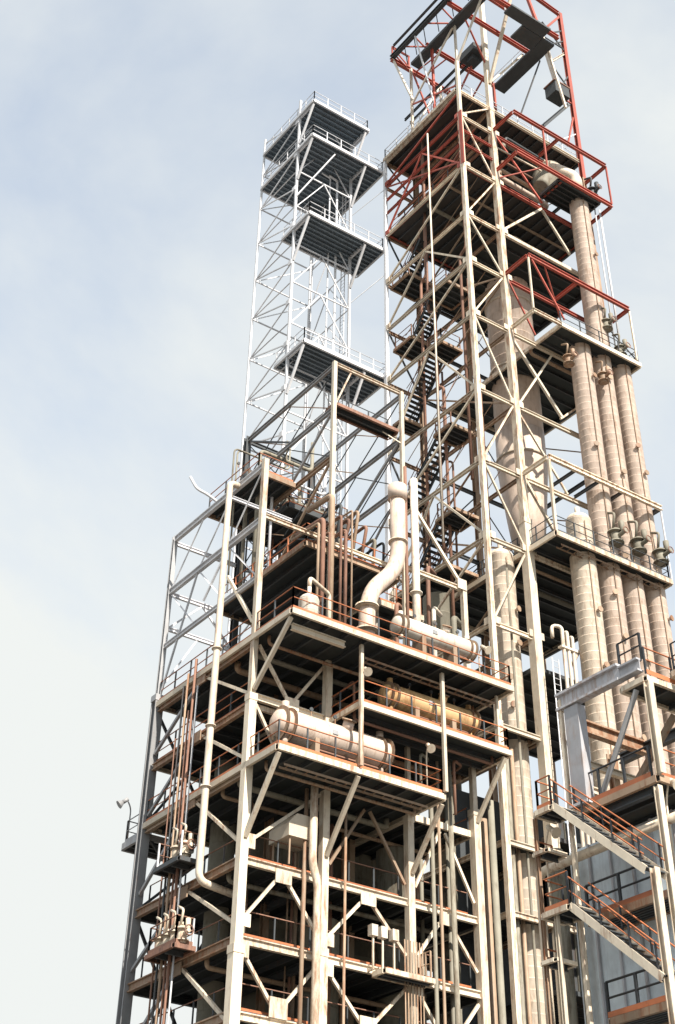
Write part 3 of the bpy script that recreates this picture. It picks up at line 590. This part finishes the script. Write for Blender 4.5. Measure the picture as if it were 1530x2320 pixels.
for z in (53.2, 60.4, 66.4): place(lathe('stiffener_ring', [(1.6, 0), (1.72, 0), (1.72, .14), (1.6, .14)], 36), 'stiffener_ring', RV, 'band', (22.1, 4.5, z))
mem(RV, 'outlet_pipe', (22.1, 4.5, 43.1), (22.1, 4.5, 46.7), 1.6, None, 'clad', 'O')
place(lathe('dome_head', [(1.6, 0), (1.5, .5), (1.1, 1.0), (.5, 1.25), (.05, 1.3)], 36), 'dome_head', RV, 'clad', (22.1, 4.5, 72.4 - .6))
# overhead duct from the riser to the tower
OD = thing('overhead_duct', 'grey tan funnel shaped duct above the tallest riser', 'duct', (24.6, YP, 75.2))
place(lathe('funnel', [(.55, 0), (.62, .3), (1.15, 1.7), (1.2, 2.6), (.9, 3.1)], 30), 'funnel', OD, 'olive', W(1225, 425, Y=.2), W(1290, 345, Y=.6))
pipe('', [(24.6, YP + .1, 75.6), (24.6, YP + .1, 76.9), (22.6, -.4, 77.4)], .5, 'cladlite', 'elbow', parent=OD, bend=1.0)
mem(OD, 'flange', W(1262, 412, Y=-.8), W(1268, 418, Y=-.8), 1.3, None, 'white', 'O')
# risers with valves beside the columns on the upper platforms
WHEEL = mesh('hand_wheel', *tube_mesh([(.2 * cos(k * pi / 8), .2 * sin(k * pi / 8), 0) for k in range(17)], .03, 6), 'sides')
def valve(label, p, s=1.0, m='olive', group='valves on the tower platforms', d=(0, 0, 1)):
    p = V(p); t = thing('control_valve', label, 'valve', p, group)
    mem(t, 'valve_body', p + V((0, 0, 0)), p + V((0, 0, .9 * s)), .55 * s, None, m, 'O'); mem(t, 'flange', p + V((0, 0, .1 * s)), p + V((0, 0, .2 * s)), .8 * s, None, m, 'O'); mem(t, 'flange', p + V((0, 0, .7 * s)), p + V((0, 0, .8 * s)), .8 * s, None, m, 'O')
    mem(t, 'bonnet', p + V((0, -.1 * s, .45 * s)), p + V((0, -.75 * s, .55 * s)), .22 * s, None, m, 'O'); place(WHEEL, 'hand_wheel', t, 'rustpipe', p + V((0, -.75 * s, .55 * s)), p + V((0, -1.75 * s, .56 * s)))
    mem(t, 'actuator', p + V((.1 * s, -.4 * s, .7 * s)), p + V((.1 * s, -.4 * s, 1.25 * s)), .3 * s, None, m, 'O'); pipe('', [p + V((-.2 * s, -.1 * s, .9 * s)), p + V((-.2 * s, -.3 * s, 1.7 * s)), p + V((-.2 * s, .3 * s, 2.0 * s))], .07 * s, m, 'bypass_line', parent=t)
    return t
for x, z in ((22.75, 43.6), (24.6, 43.7), (26.4, 43.6)):
    valve('olive valve with dark actuator in front of the clad columns on the middle platform', (x, YP - .85, z + .6), 1.15)
for x, z in ((25.9, 59.6), (24.9, 61.4)): valve('olive valve bolted to the risers on the upper platform', (x, YP - .6, z + .3), 1.0)
for x in (20.6, 23.6): valve('olive valve hung under the upper platform', (x + .1, YP - .75, 56.6), .9, 'tan')
valve('dark valve cluster on the outrigger frame beside the funnel duct', (25.9, -1.4, 75.2), 1.1, 'dark')
pipe('thin vertical line beside the tallest riser under the outrigger frame', [(26.2, -1.6, 60), (26.2, -1.6, 74)], .07, 'pale', group='thin vertical lines of the tower')
pipe('thin vertical line beside the tallest riser under the outrigger frame', [(25.7, -1.6, 60), (25.7, -1.6, 74)], .05, 'pale', group='thin vertical lines of the tower')

# ------------------------------------------------------------------ horizontal exchangers
def exchanger(label, x0, x1, y, zf, r, m, lift=.35):
    z = zf + r + lift; t = thing('heat_exchanger', label, 'heat exchanger', ((x0 + x1) / 2, y, zf)); hl = r * 1.25
    n = max(3, round((x1 - x0 - 2 * hl) / .95)); a = x0 + hl; h = (x1 - x0 - 2 * hl) / n
    me = lathe('shell_course', [(r * .985, 0), (r, .012), (r, h - .04), (r * 1.012, h - .03), (r * 1.012, h)], 30)
    for i in range(n): place(me, 'shell_course', t, m, (a + i * h, y, z), (a + i * h + 1, y, z))
    for xx, s in ((a, -1), (x1 - hl, 1)):
        place(lathe('channel_head', [(r * .93, 0), (r * .93, hl * .5), (r * .8, hl * .78), (r * .45, hl * .95), (.03, hl)], 26), 'channel_head', t, m, (xx, y, z), (xx + s, y, z))
        for k in (0.02, .5): mem(t, 'flange', (xx + s * (hl * k), y, z), (xx + s * (hl * k + .09), y, z), r * 2.28, None, 'tan' if k else m, 'O')
        mem(t, 'nozzle', (xx + s * hl * .25, y, z + r * .7), (xx + s * hl * .25, y, z + r * 1.55), r * .5, None, m, 'O'); mem(t, 'nozzle', (xx + s * hl * .25, y, z - r * .7), (xx + s * hl * .25, y, z - r * 1.3), r * .5, None, m, 'O')
    xm = (a + x1 - hl) / 2
    mem(t, 'manway', (xm + .5, y - r * .5, z + r * .6), (xm + .5, y - r * .8, z + r * 1.25), r * .75, None, m, 'O'); mem(t, 'manway_cover', (xm + .5, y - r * .78, z + r * 1.2), (xm + .5, y - r * .84, z + r * 1.32), r * 1.0, None, 'tan', 'O')
    boxo(t, 'name_plate', (xm - .5, y - r * 1.04, z - .08), (xm - .2, y - r * .97, z + .12), 'grey')
    for k, dx in enumerate((-1.3, .0, 1.4)): mem(t, 'gauge_line', (xm + dx, y - r * .2, z + r * .9), (xm + dx, y - r * .2, z + r * 1.5), .05, None, 'tan', 'o'); mem(t, 'gauge', (xm + dx, y - r * .2 - .04, z + r * 1.5), (xm + dx, y - r * .2 + .04, z + r * 1.5), .18, None, 'dark', 'O')
    pipe('', [(xm - 1, y - r * .3, z - r * .8), (xm - 1, y - r * .3, z - r * 1.15), (x1 - hl, y - r * .3, z - r * 1.15), (x1 - hl, y + r * 1.2, z - r * 1.15)], .05, 'rustpipe', 'drain_line', parent=t, bend=.15)
    for k in (.25, .75):
        xx = a + (x1 - hl - a) * k; boxo(t, 'saddle', (xx - .12, y - r * .8, zf), (xx + .12, y + r * .8, z - r * .55), 'tan')
    return t
exchanger('large cream heat exchanger lying on the lowest cantilevered platform', .45, 6.9, -1.15, 26.05, .68, 'clad', .95)
exchanger('orange stained heat exchanger lying on the middle cantilevered platform', 6.2, 12.0, -1.35, 29.15, .56, 'orangehx', .85)
exchanger('white heat exchanger on the highest cantilevered platform beside the elbow stack', 6.6, 11.7, -1.8, 32.1, .50, 'white', 1.5)
exchanger('tan heat exchanger half hidden behind the large cream one', 1.2, 6.4, 2.2, 26.05, .55, 'tan')
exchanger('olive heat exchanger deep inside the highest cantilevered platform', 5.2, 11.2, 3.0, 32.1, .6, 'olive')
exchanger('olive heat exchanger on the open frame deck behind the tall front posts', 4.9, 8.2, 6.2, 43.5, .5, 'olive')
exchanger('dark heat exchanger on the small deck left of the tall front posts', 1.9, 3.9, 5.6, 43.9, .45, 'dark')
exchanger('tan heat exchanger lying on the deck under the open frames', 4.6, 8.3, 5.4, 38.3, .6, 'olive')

# ------------------------------------------------------------------ large pipes
EP = thing('elbow_stack', 'tan stack with wide collar bending down into the highest platform', 'pipe', (5.2, -1.6, 32.1))
pipe('', [(5.2, -1.6, 32.2), (5.2, -1.6, 35.3), (7.6, -1.0, 37.9), (7.6, -1.0, 42.6)], .40, 'clad', 'pipe_run', parent=EP, bend=1.3, n=20)
mem(EP, 'collar', (7.6, -1.0, 41.9), (7.6, -1.0, 42.75), 1.0, None, 'clad', 'O'); mem(EP, 'flange', (5.2, -1.6, 33.2), (5.2, -1.6, 33.35), 1.2, None, 'cream', 'O')
mem(EP, 'flange', (5.2, -1.6, 34.5), (5.2, -1.6, 34.65), 1.15, None, 'cream', 'O'); mem(EP, 'flange', (7.6, -1.0, 39.3), (7.6, -1.0, 39.4), 1.0, None, 'cladlite', 'O')
pipe('thick white riser beside the elbow stack', [(8.95, -.7, 32.15), (8.95, -.7, 43.9)], .21, 'white', flanges=[((8.95, -.7, 37), (0, 0, 1))], n=16)
pipe('thin brown riser between the elbow stack and the thick white riser', [(8.45, -.6, 32.15), (8.45, -.6, 44.6)], .09, 'rustpipe')
# down pipe on the left face
pipe('long cream down pipe hung outside the left face with an elbow at its foot', [(-.1, 2.35, 41.5), (-.62, 2.35, 41.5), (-.62, 2.35, 21.6), (1.6, 2.35, 21.35)], .16, 'cladlite', flanges=[((-.62, 2.35, z), (0, 0, 1)) for z in (32.2, 28.4, 25.6)], n=18, bend=.45)
# pipe beside the second front column
pipe('cream drain pipe jogging beside the second front column', [(3.42, -.62, 0), (3.42, -.62, 21.5), (3.12, -.62, 22.3), (3.12, -.62, 25.6)], .17, 'cream', bend=.3)
pipe('tan pipe close beside the jogging drain pipe', [(3.0, -.2, 12.5), (3.0, -.2, 25.6)], .09, 'tan')
# brown pipe bundle on the corner of the highest platform
for i, (x, y, r, zt) in enumerate(((2.55, -1.2, .07, 38.5), (2.85, -1.15, .12, 38.9), (3.2, -1.2, .06, 38.2), (3.45, -1.0, .15, 40.6), (3.85, -1.25, .07, 39.4), (4.25, -1.1, .09, 38.8), (4.55, -1.2, .05, 40))):
    pipe('rust brown riser in the bundle on the corner of the highest platform', [(x, y, 32.15), (x, y, zt), (x, 1.2, zt + .2)], r, 'rustpipe' if i % 3 else 'tan', group='rust brown risers of the corner bundle')
dr = vessel('white clad drum standing at the corner rail of the highest platform', 1.35, -2.35, 32.15, 33.25, .48, 'white', True, .55, 'drum', 'drum')
pipe('cream line bent over the corner drum', [(1.35, -2.35, 34.0), (1.35, -2.35, 34.5), (3.0, -1.6, 34.5), (3.0, -1.6, 32.2)], .1, 'cream')
# left face bundle
for i, (y, r, m, zt) in enumerate(((4.0, .04, 'pale', 31), (4.35, .07, 'rustpipe', 32.5), (4.65, .05, 'rustpipe', 30), (5.0, .06, 'tan', 32), (5.35, .05, 'dark', 31.5), (5.7, .04, 'rustpipe', 29))):
    pipe('vertical line in the rusty bundle on the left face', [(-.55, y, 0), (-.55, y, zt)], r, m, group='vertical lines bundled on the left face')
lb = thing('valve_platform', 'small rust railed valve platform bracketed to the left face', 'platform', (-.8, 4, 18.9))
platform(lb, -1.2, -.2, 2.9, 5.3, 19.2, 'flb', em='rustpipe', rm='rustpipe', pm='pale', jn=2, eh=.18)
lb2 = thing('valve_platform', 'upper valve platform beside the foot of the long cream down pipe', 'platform', (-.8, 4, 22.6))
platform(lb2, -1.2, -.2, 3.1, 5.3, 22.75, 'fb', em='dark', rm='rustpipe', pm='pale', jn=2, eh=.18, toe=False)
for i, (y, z) in enumerate(((3.1, 19.2), (3.7, 19.2), (4.3, 19.2), (4.9, 19.2), (3.5, 22.8), (4.2, 22.8))):
    valve('tan valve on the small platforms of the left face', (-.75, y, z + .05), .75, 'cream', 'valves on the left face platforms')
# white lines with return bends beside the main tower column
for i, (x, zt) in enumerate(((18.35, 37.9), (18.7, 37.7), (19.05, 37.5))):
    pipe('white line with return bend beside the main tower column', [(x, -1.35, 0), (x, -1.35, zt), (x - (.5 if i == 0 else 0), -1.1, zt + .02), (x - (.5 if i == 0 else 0), -1.1, zt - .7)], .1, 'white', group='white lines beside the main tower column', bend=.25)
for z in (36.6, 31.5): boxo(S2, 'pipe_clamp', (18.1, -1.5, z), (19.25, -1.2, z + .12), 'cream')
mem(S2, 'pipe_strut', (18.9, -1.2, 35.8), (20.6, -.3, 37.6), .16, None, 'cream', 'o')
# ladder rails beside the tower base
ladder('tall caged ladder rails below the white return bends', (17.9, -1.1, 0), 36, (1, 0, 0))
# instrument pipes at the front of the lower storeys
for i in range(7):
    x = 8.0 + i * .16
    pipe('thin instrument line in the comb of lines on the lower storeys', [(x, -.55, 0), (x, -.55, 20.2)], .025, 'tan', group='comb of thin instrument lines')
for i, (x, y, r, zt, m) in enumerate(((5.0, -.35, .06, 25.5, 'tan'), (9.7, -.5, .09, 26.8, 'olive'), (10.15, -.45, .07, 28.6, 'tan'), (10.9, -.4, .12, 28.8, 'olive'), (11.4, .5, .1, 28.7, 'olive'), (13.4, -.4, .16, 27.5, 'olive'), (13.75, .6, .2, 27, 'tan'), (15.3, .4, .14, 31, 'olive'), (15.8, .5, .1, 31, 'tan'), (16.2, .3, .07, 41.5, 'olive'))):
    pipe({.06: 'thin tan riser before the second bracing bay', .09: 'slim olive riser before the third bracing bay', .07: 'slim riser of the lower storeys', .12: 'thick olive riser before the third bracing bay', .1: 'riser set back in the lower storeys', .16: 'olive riser between the front structure and the tower', .2: 'thickest tan riser between the front structure and the tower', .14: 'olive riser beside the left twin column of the tower'}[r] + (' ending high' if zt > 40 else ''), [(x, y, 0), (x, y, zt)], r, m, group='olive tan risers of the lower storeys')
# hood and instrument stand on the front
hd = thing('vent_hood', 'cream sheet metal hood on legs under the lowest cantilevered platform', 'hood', (2.5, .1, 22.2))
hv = [(2.05, -.35, 23.35), (3.5, -.35, 23.35), (3.5, 1.2, 23.35), (2.05, 1.2, 23.35), (2.45, -.35, 24.35), (3.5, -.35, 24.35), (3.5, 1.2, 24.35), (2.45, 1.2, 24.35), (2.05, -.35, 23.9), (2.05, 1.2, 23.9)]
link('hood_shell', mesh('hood_shell', hv, [(3, 2, 1, 0), (0, 1, 5, 4, 8), (1, 2, 6, 5), (2, 3, 9, 7, 6), (4, 5, 6, 7), (8, 4, 7, 9), (0, 8, 9, 3)]), 'cream', hd, M.Identity(4))
for x, y in ((2.2, -.2), (3.35, -.2), (2.2, 1.05), (3.35, 1.05)): mem(hd, 'leg', (x, y, 22.2), (x, y, 23.36), .06, None, 'tan', 'L')
for i, x in enumerate((6.4, 6.9, 7.5)):
    st = thing('instrument_stand', 'white instrument box on a post at the railing of the lower storeys', 'instrument', (x, -.45, 18.9), 'instrument boxes on the lower storeys')
    mem(st, 'post', (x, -.45, 18.75), (x, -.45, 20.1), .07, None, 'cream', 'box'); boxo(st, 'instrument_box', (x - .16, -.6, 20.05), (x + .16, -.3, 20.5), 'white'); boxo(st, 'bracket', (x - .04, -.46, 18.72), (x + .04, -.1, 18.8), 'cream')
platform(S1, 6.6, 9.2, -1.0, -.15, 18.75, 'r', em='cream', rm='tan', pm='tan', jn=2, eh=.2, gap=.3, toe=False)
# dark vessels deep in the lower storeys
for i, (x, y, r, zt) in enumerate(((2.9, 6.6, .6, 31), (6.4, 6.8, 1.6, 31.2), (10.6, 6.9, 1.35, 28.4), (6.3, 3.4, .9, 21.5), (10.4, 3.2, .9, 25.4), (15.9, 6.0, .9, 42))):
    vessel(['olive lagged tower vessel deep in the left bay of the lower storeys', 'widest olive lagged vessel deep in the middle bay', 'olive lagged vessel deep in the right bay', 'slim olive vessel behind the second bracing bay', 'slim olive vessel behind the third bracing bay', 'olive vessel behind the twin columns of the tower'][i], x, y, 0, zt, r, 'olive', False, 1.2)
# elbow pipe crossing behind the access stairs
pipe('cream pipe with an elbow crossing over behind the lower access stairs', [(5.6, -11.7, 0), (5.6, -11.7, 19.45), (5.6, -20, 19.45)], .16, 'cream', bend=.4)
for i, (x, y, r) in enumerate(((6.2, -12.0, .3), (7.0, -12.2, .16), (6.6, -12.6, .1), (7.4, -12.6, .12), (9.0, -13.0, .22))):
    pipe('dark olive riser behind the access stairs', [(x, y, 0), (x, y, 20.3)], r, 'olive', group='dark olive risers behind the access stairs')

# ------------------------------------------------------------------ flood lamps
def lamp(label, base, h, d, m='cream', group=None):
    base = V(base); d = V(d); t = thing('flood_lamp', label, 'lamp', base, group); top = base + V((0, 0, h))
    link('lamp_post', mesh('lamp_post', *tube_mesh([V((0, 0, 0)), V((0, 0, h * .8)), V((0, 0, h)) + d * .25], .035, 8, .3), 'sides'), m, t, M.Translation(base))
    p = top + d * .2; mem(t, 'lamp_head', p, p + d * .22 + V((0, 0, -.18)), .2, None, m, 'O'); q = p + d * .22 + V((0, 0, -.18))
    place(lathe('lamp_reflector', [(.09, 0), (.2, .22), (.21, .25)], 16), 'lamp_reflector', t, m, q, q + d * .22 + V((0, 0, -.18)))
    return t
lamp('flood lamp on a tall post at the rail of the lowest cantilevered platform', (8.0, -2.35, 26.1), 2.0, V((-.3, -1, 0)).normalized())
lamp('flood lamp on a bent post above the orange stained exchanger', (7.9, -.4, 29.2), 2.2, V((-.9, -.4, 0)).normalized())
lamp('flood lamp on the outer left ledge beyond the grey column', (.15, 10.9, 25.8), 2.1, V((-.6, .2, 0)).normalized(), 'grey')
lamp('flood lamp on a long stalk beside the top landing of the access stairs', (SX - .4, -13.1, 17.45), 3.0, V((0, -1, 0)))
lamp('flood lamp on a long stalk at the front corner of the access structure', (SX + .6, -18.1, 17.4), 3.4, V((0, -1, .1)).normalized())
lamp('flood lamp on the middle platform rail beside the hanger post', (4.5, -2.3, 29.2), 1.6, V((-.3, -1, 0)).normalized())
lamp('flood lamp on the highest platform between stack and exchanger', (10.9, -3.0, 32.15), 1.5, V((.2, -1, 0)).normalized())
# long hanging line in front of the stair bay
pipe('long thin white vertical line hanging in front of the stair bay', [(14.3, 3.4, 44), (14.3, 3.4, 79)], .06, 'white')
# horn at the left shoulder
pipe('bent vent pipe pointing out from the left shoulder of the structure', [(.1, 4.6, 41.7), (-.5, 4.9, 42.2), (-1.0, 5.2, 42.5), (-1.3, 5.5, 43.3)], .08, 'pale', bend=.3)
# ------------------------------------------------------------------ smaller pipework
def riser_set(label, group, spots, cat='pipe'):
    for pts, r, m in spots: pipe(label, pts, r, m, group=group, bend=.35)
R = random.Random(3)
S = []
for k in range(6):
    x = 14.9 + R.random() * 2.5; y = .8 + R.random() * 7.4; z0 = R.choice((36, 43.2, 48)); z1 = R.choice((59.2, 64, 72.9, 80.8)); r = R.choice((.05, .07, .1)); m = R.choice(('rustpipe', 'tan', 'olive', 'rustpipe'))
    zm = z0 + (z1 - z0) * R.uniform(.35, .65); dy = R.uniform(-.8, .8)
    S.append(([(x, y, z0), (x, y, zm), (x, y + dy, zm + .3), (x, y + dy, z1)], r, m))
riser_set('slim riser winding up through the stair bay of the tall tower', 'slim risers in the stair bay', S)
S = []
for k in range(7):
    x = 4.6 + k * .55; z = R.choice((40.3, 40.9, 41.6)); r = R.choice((.05, .07, .09)); m = R.choice(('rustpipe', 'tan', 'olive', 'dark'))
    S.append(([(x, .6 + R.random(), 38.4), (x, .6, z), (x, 8.2, z), (x, 8.2, 43.4 if k % 2 else 46.8)], r, m))
riser_set('bent process line on the deck under the open frames', 'bent lines under the open frames', S)
S = []
for k in range(8):
    y = 3.8 + R.random() * 4.6; x = 1.8 + R.random() * 2.0; r = R.choice((.05, .08, .11)); z = 44.2 + R.random() * 3
    S.append(([(x, y, 38.6), (x, y, z), (x + 3.5, y, z), (x + 3.5, y, z + 2)], r, R.choice(('dark', 'rustpipe', 'olive', 'pale'))))
riser_set('looping line tangled between the open frames left of the tall posts', 'looping lines between the open frames', S)
S = []
for k in range(9):
    x = 9.1 + R.random() * 4.6; y = .6 + R.random() * 4.5; r = R.choice((.05, .08, .12, .17)); z1 = R.choice((36, 38.4, 41, 44.5))
    S.append(([(x, y, 32.2), (x, y, z1), (x + .9, y + .5, z1)], r, R.choice(('olive', 'tan', 'rustpipe', 'white'))))
riser_set('crowded riser between the white exchanger and the tall tower', 'crowded risers beside the tall tower', S)
S = []
for k in range(6):
    x = .8 + k * 2.0; S.append(([(x, -.9, 26.1), (x, -.9, 28.3 + .2 * (k % 3)), (x + 1.1, -.2, 28.5 + .2 * (k % 3)), (x + 1.1, 3.5, 28.5)], .07, R.choice(('tan', 'rustpipe', 'olive'))))
for k in range(5):
    x = 5.2 + k * 1.5; S.append(([(x, -.6, 29.2), (x, -.6, 31.2), (x + .6, 2.5, 31.3)], .06, R.choice(('tan', 'rustpipe', 'olive'))))
riser_set('small bore line behind the exchangers of the cantilevered platforms', 'small bore lines behind the exchangers', S)
S = []
for k in range(10):
    x = .9 + R.random() * 11.2; y = .7 + R.random() * 2.2; S.append(([(x, y, 12.5), (x, y, 25.6)], R.choice((.04, .06, .09)), R.choice(('olive', 'tan', 'dark', 'rustpipe'))))
riser_set('slim line behind the bracing of the lower storeys', 'slim lines behind the lower bracing', S)
S = []
for k in range(6):
    z = (74.0, 74.9, 75.8, 76.9, 79.0, 79.8)[k]; x0 = 18.2 + .3 * k; S.append(([(x0, .8, z - .6), (x0, .8, z), (x0 + 5, .9, z), (x0 + 5, 5, z)], (.12, .2, .15, .1, .18, .12)[k], ('olive', 'clad', 'tan', 'rustpipe', 'olive', 'dark')[k]))
riser_set('bent line under the top floor of the tall tower', 'bent lines under the top floor', S)
for i, (x, y, z, l) in enumerate(((6.0, 2.4, 39.6, 'small olive drum standing on the deck under the open frames'), (10.6, 5.6, 39.9, 'small olive drum on the deck beside the tall tower'))):
    vessel(l, x, y, z - 1.3, z + .6, .55, 'olive', True, .6, 'drum', 'drum')
# cable trays
def tray(label, p, q, wd=.4):
    t = thing('cable_tray', label, 'cable tray', p); p, q = V(p), V(q); d = (q - p).normalized(); s = d.cross(V((0, 0, 1))) * wd / 2
    for k in (-1, 1): mem(t, 'tray_side', p + s * k, q + s * k, .02, .1, 'tan', 'box')
    n = int((q - p).length / .5)
    for i in range(n): c = p + (q - p) * ((i + .5) / n); mem(t, 'tray_rung', c - s, c + s, .04, .02, 'tan', 'box')
tray('cable tray hung under the highest cantilevered platform', (4.5, -2.2, 31.4), (12.4, -2.2, 31.4)); tray('cable tray under the lowest cantilevered platform', (.6, -1.8, 25.5), (8.3, -1.8, 25.5)); tray('cable tray hung under the middle platform of the tall tower', (18.2, -1.9, 42.6), (26.2, -1.9, 42.6))
# lines hung below the decks
for i, (x0, x1, y, z, r, m) in enumerate(((.4, 12.4, -.6, 31.55, .08, 'tan'), (.4, 12.4, .6, 31.5, .12, 'olive'), (.6, 12.2, 2.4, 31.5, .15, 'tan'), (4.5, 12.6, -1.6, 28.7, .07, 'rustpipe'), (4.5, 12.6, .9, 28.65, .12, 'tan'), (.4, 8.4, -.9, 25.55, .07, 'tan'), (.4, 8.4, 1.2, 25.55, .13, 'olive'), (.4, 12, 2.6, 25.5, .09, 'tan'), (.4, 12.3, 1.6, 21.6, .1, 'olive'), (.4, 12.3, 2.9, 18.5, .1, 'tan'), (18, 26.4, .9, 42.6, .1, 'tan'), (18, 26.4, 2.6, 42.5, .16, 'olive'), (20, 26.6, .6, 58.9, .12, 'tan'), (15, 26.4, 2.0, 72.6, .1, 'tan'), (15, 26.4, 4.4, 72.6, .15, 'olive'))):
    cn = {'tan': 'tan', 'olive': 'olive', 'rustpipe': 'rusty'}[m]; wh = {31: 'highest cantilevered platform', 28: 'middle cantilevered platform', 25: 'lowest cantilevered platform', 21: 'floor above the front chevron braces', 18: 'floor above the front V braces', 42: 'middle platform of the tall tower', 58: 'upper platform of the tall tower', 72: 'dark floor near the top of the tall tower'}[int(z)]
    pipe(('slim ' if r < .11 else 'thick ') + cn + ' line hung lengthwise under the ' + wh, [(x0, y, z + .4), (x0, y, z), (x1, y, z), (x1, y, z + .4)], r, m, group='lines hung under the decks', n=10)
#==END==
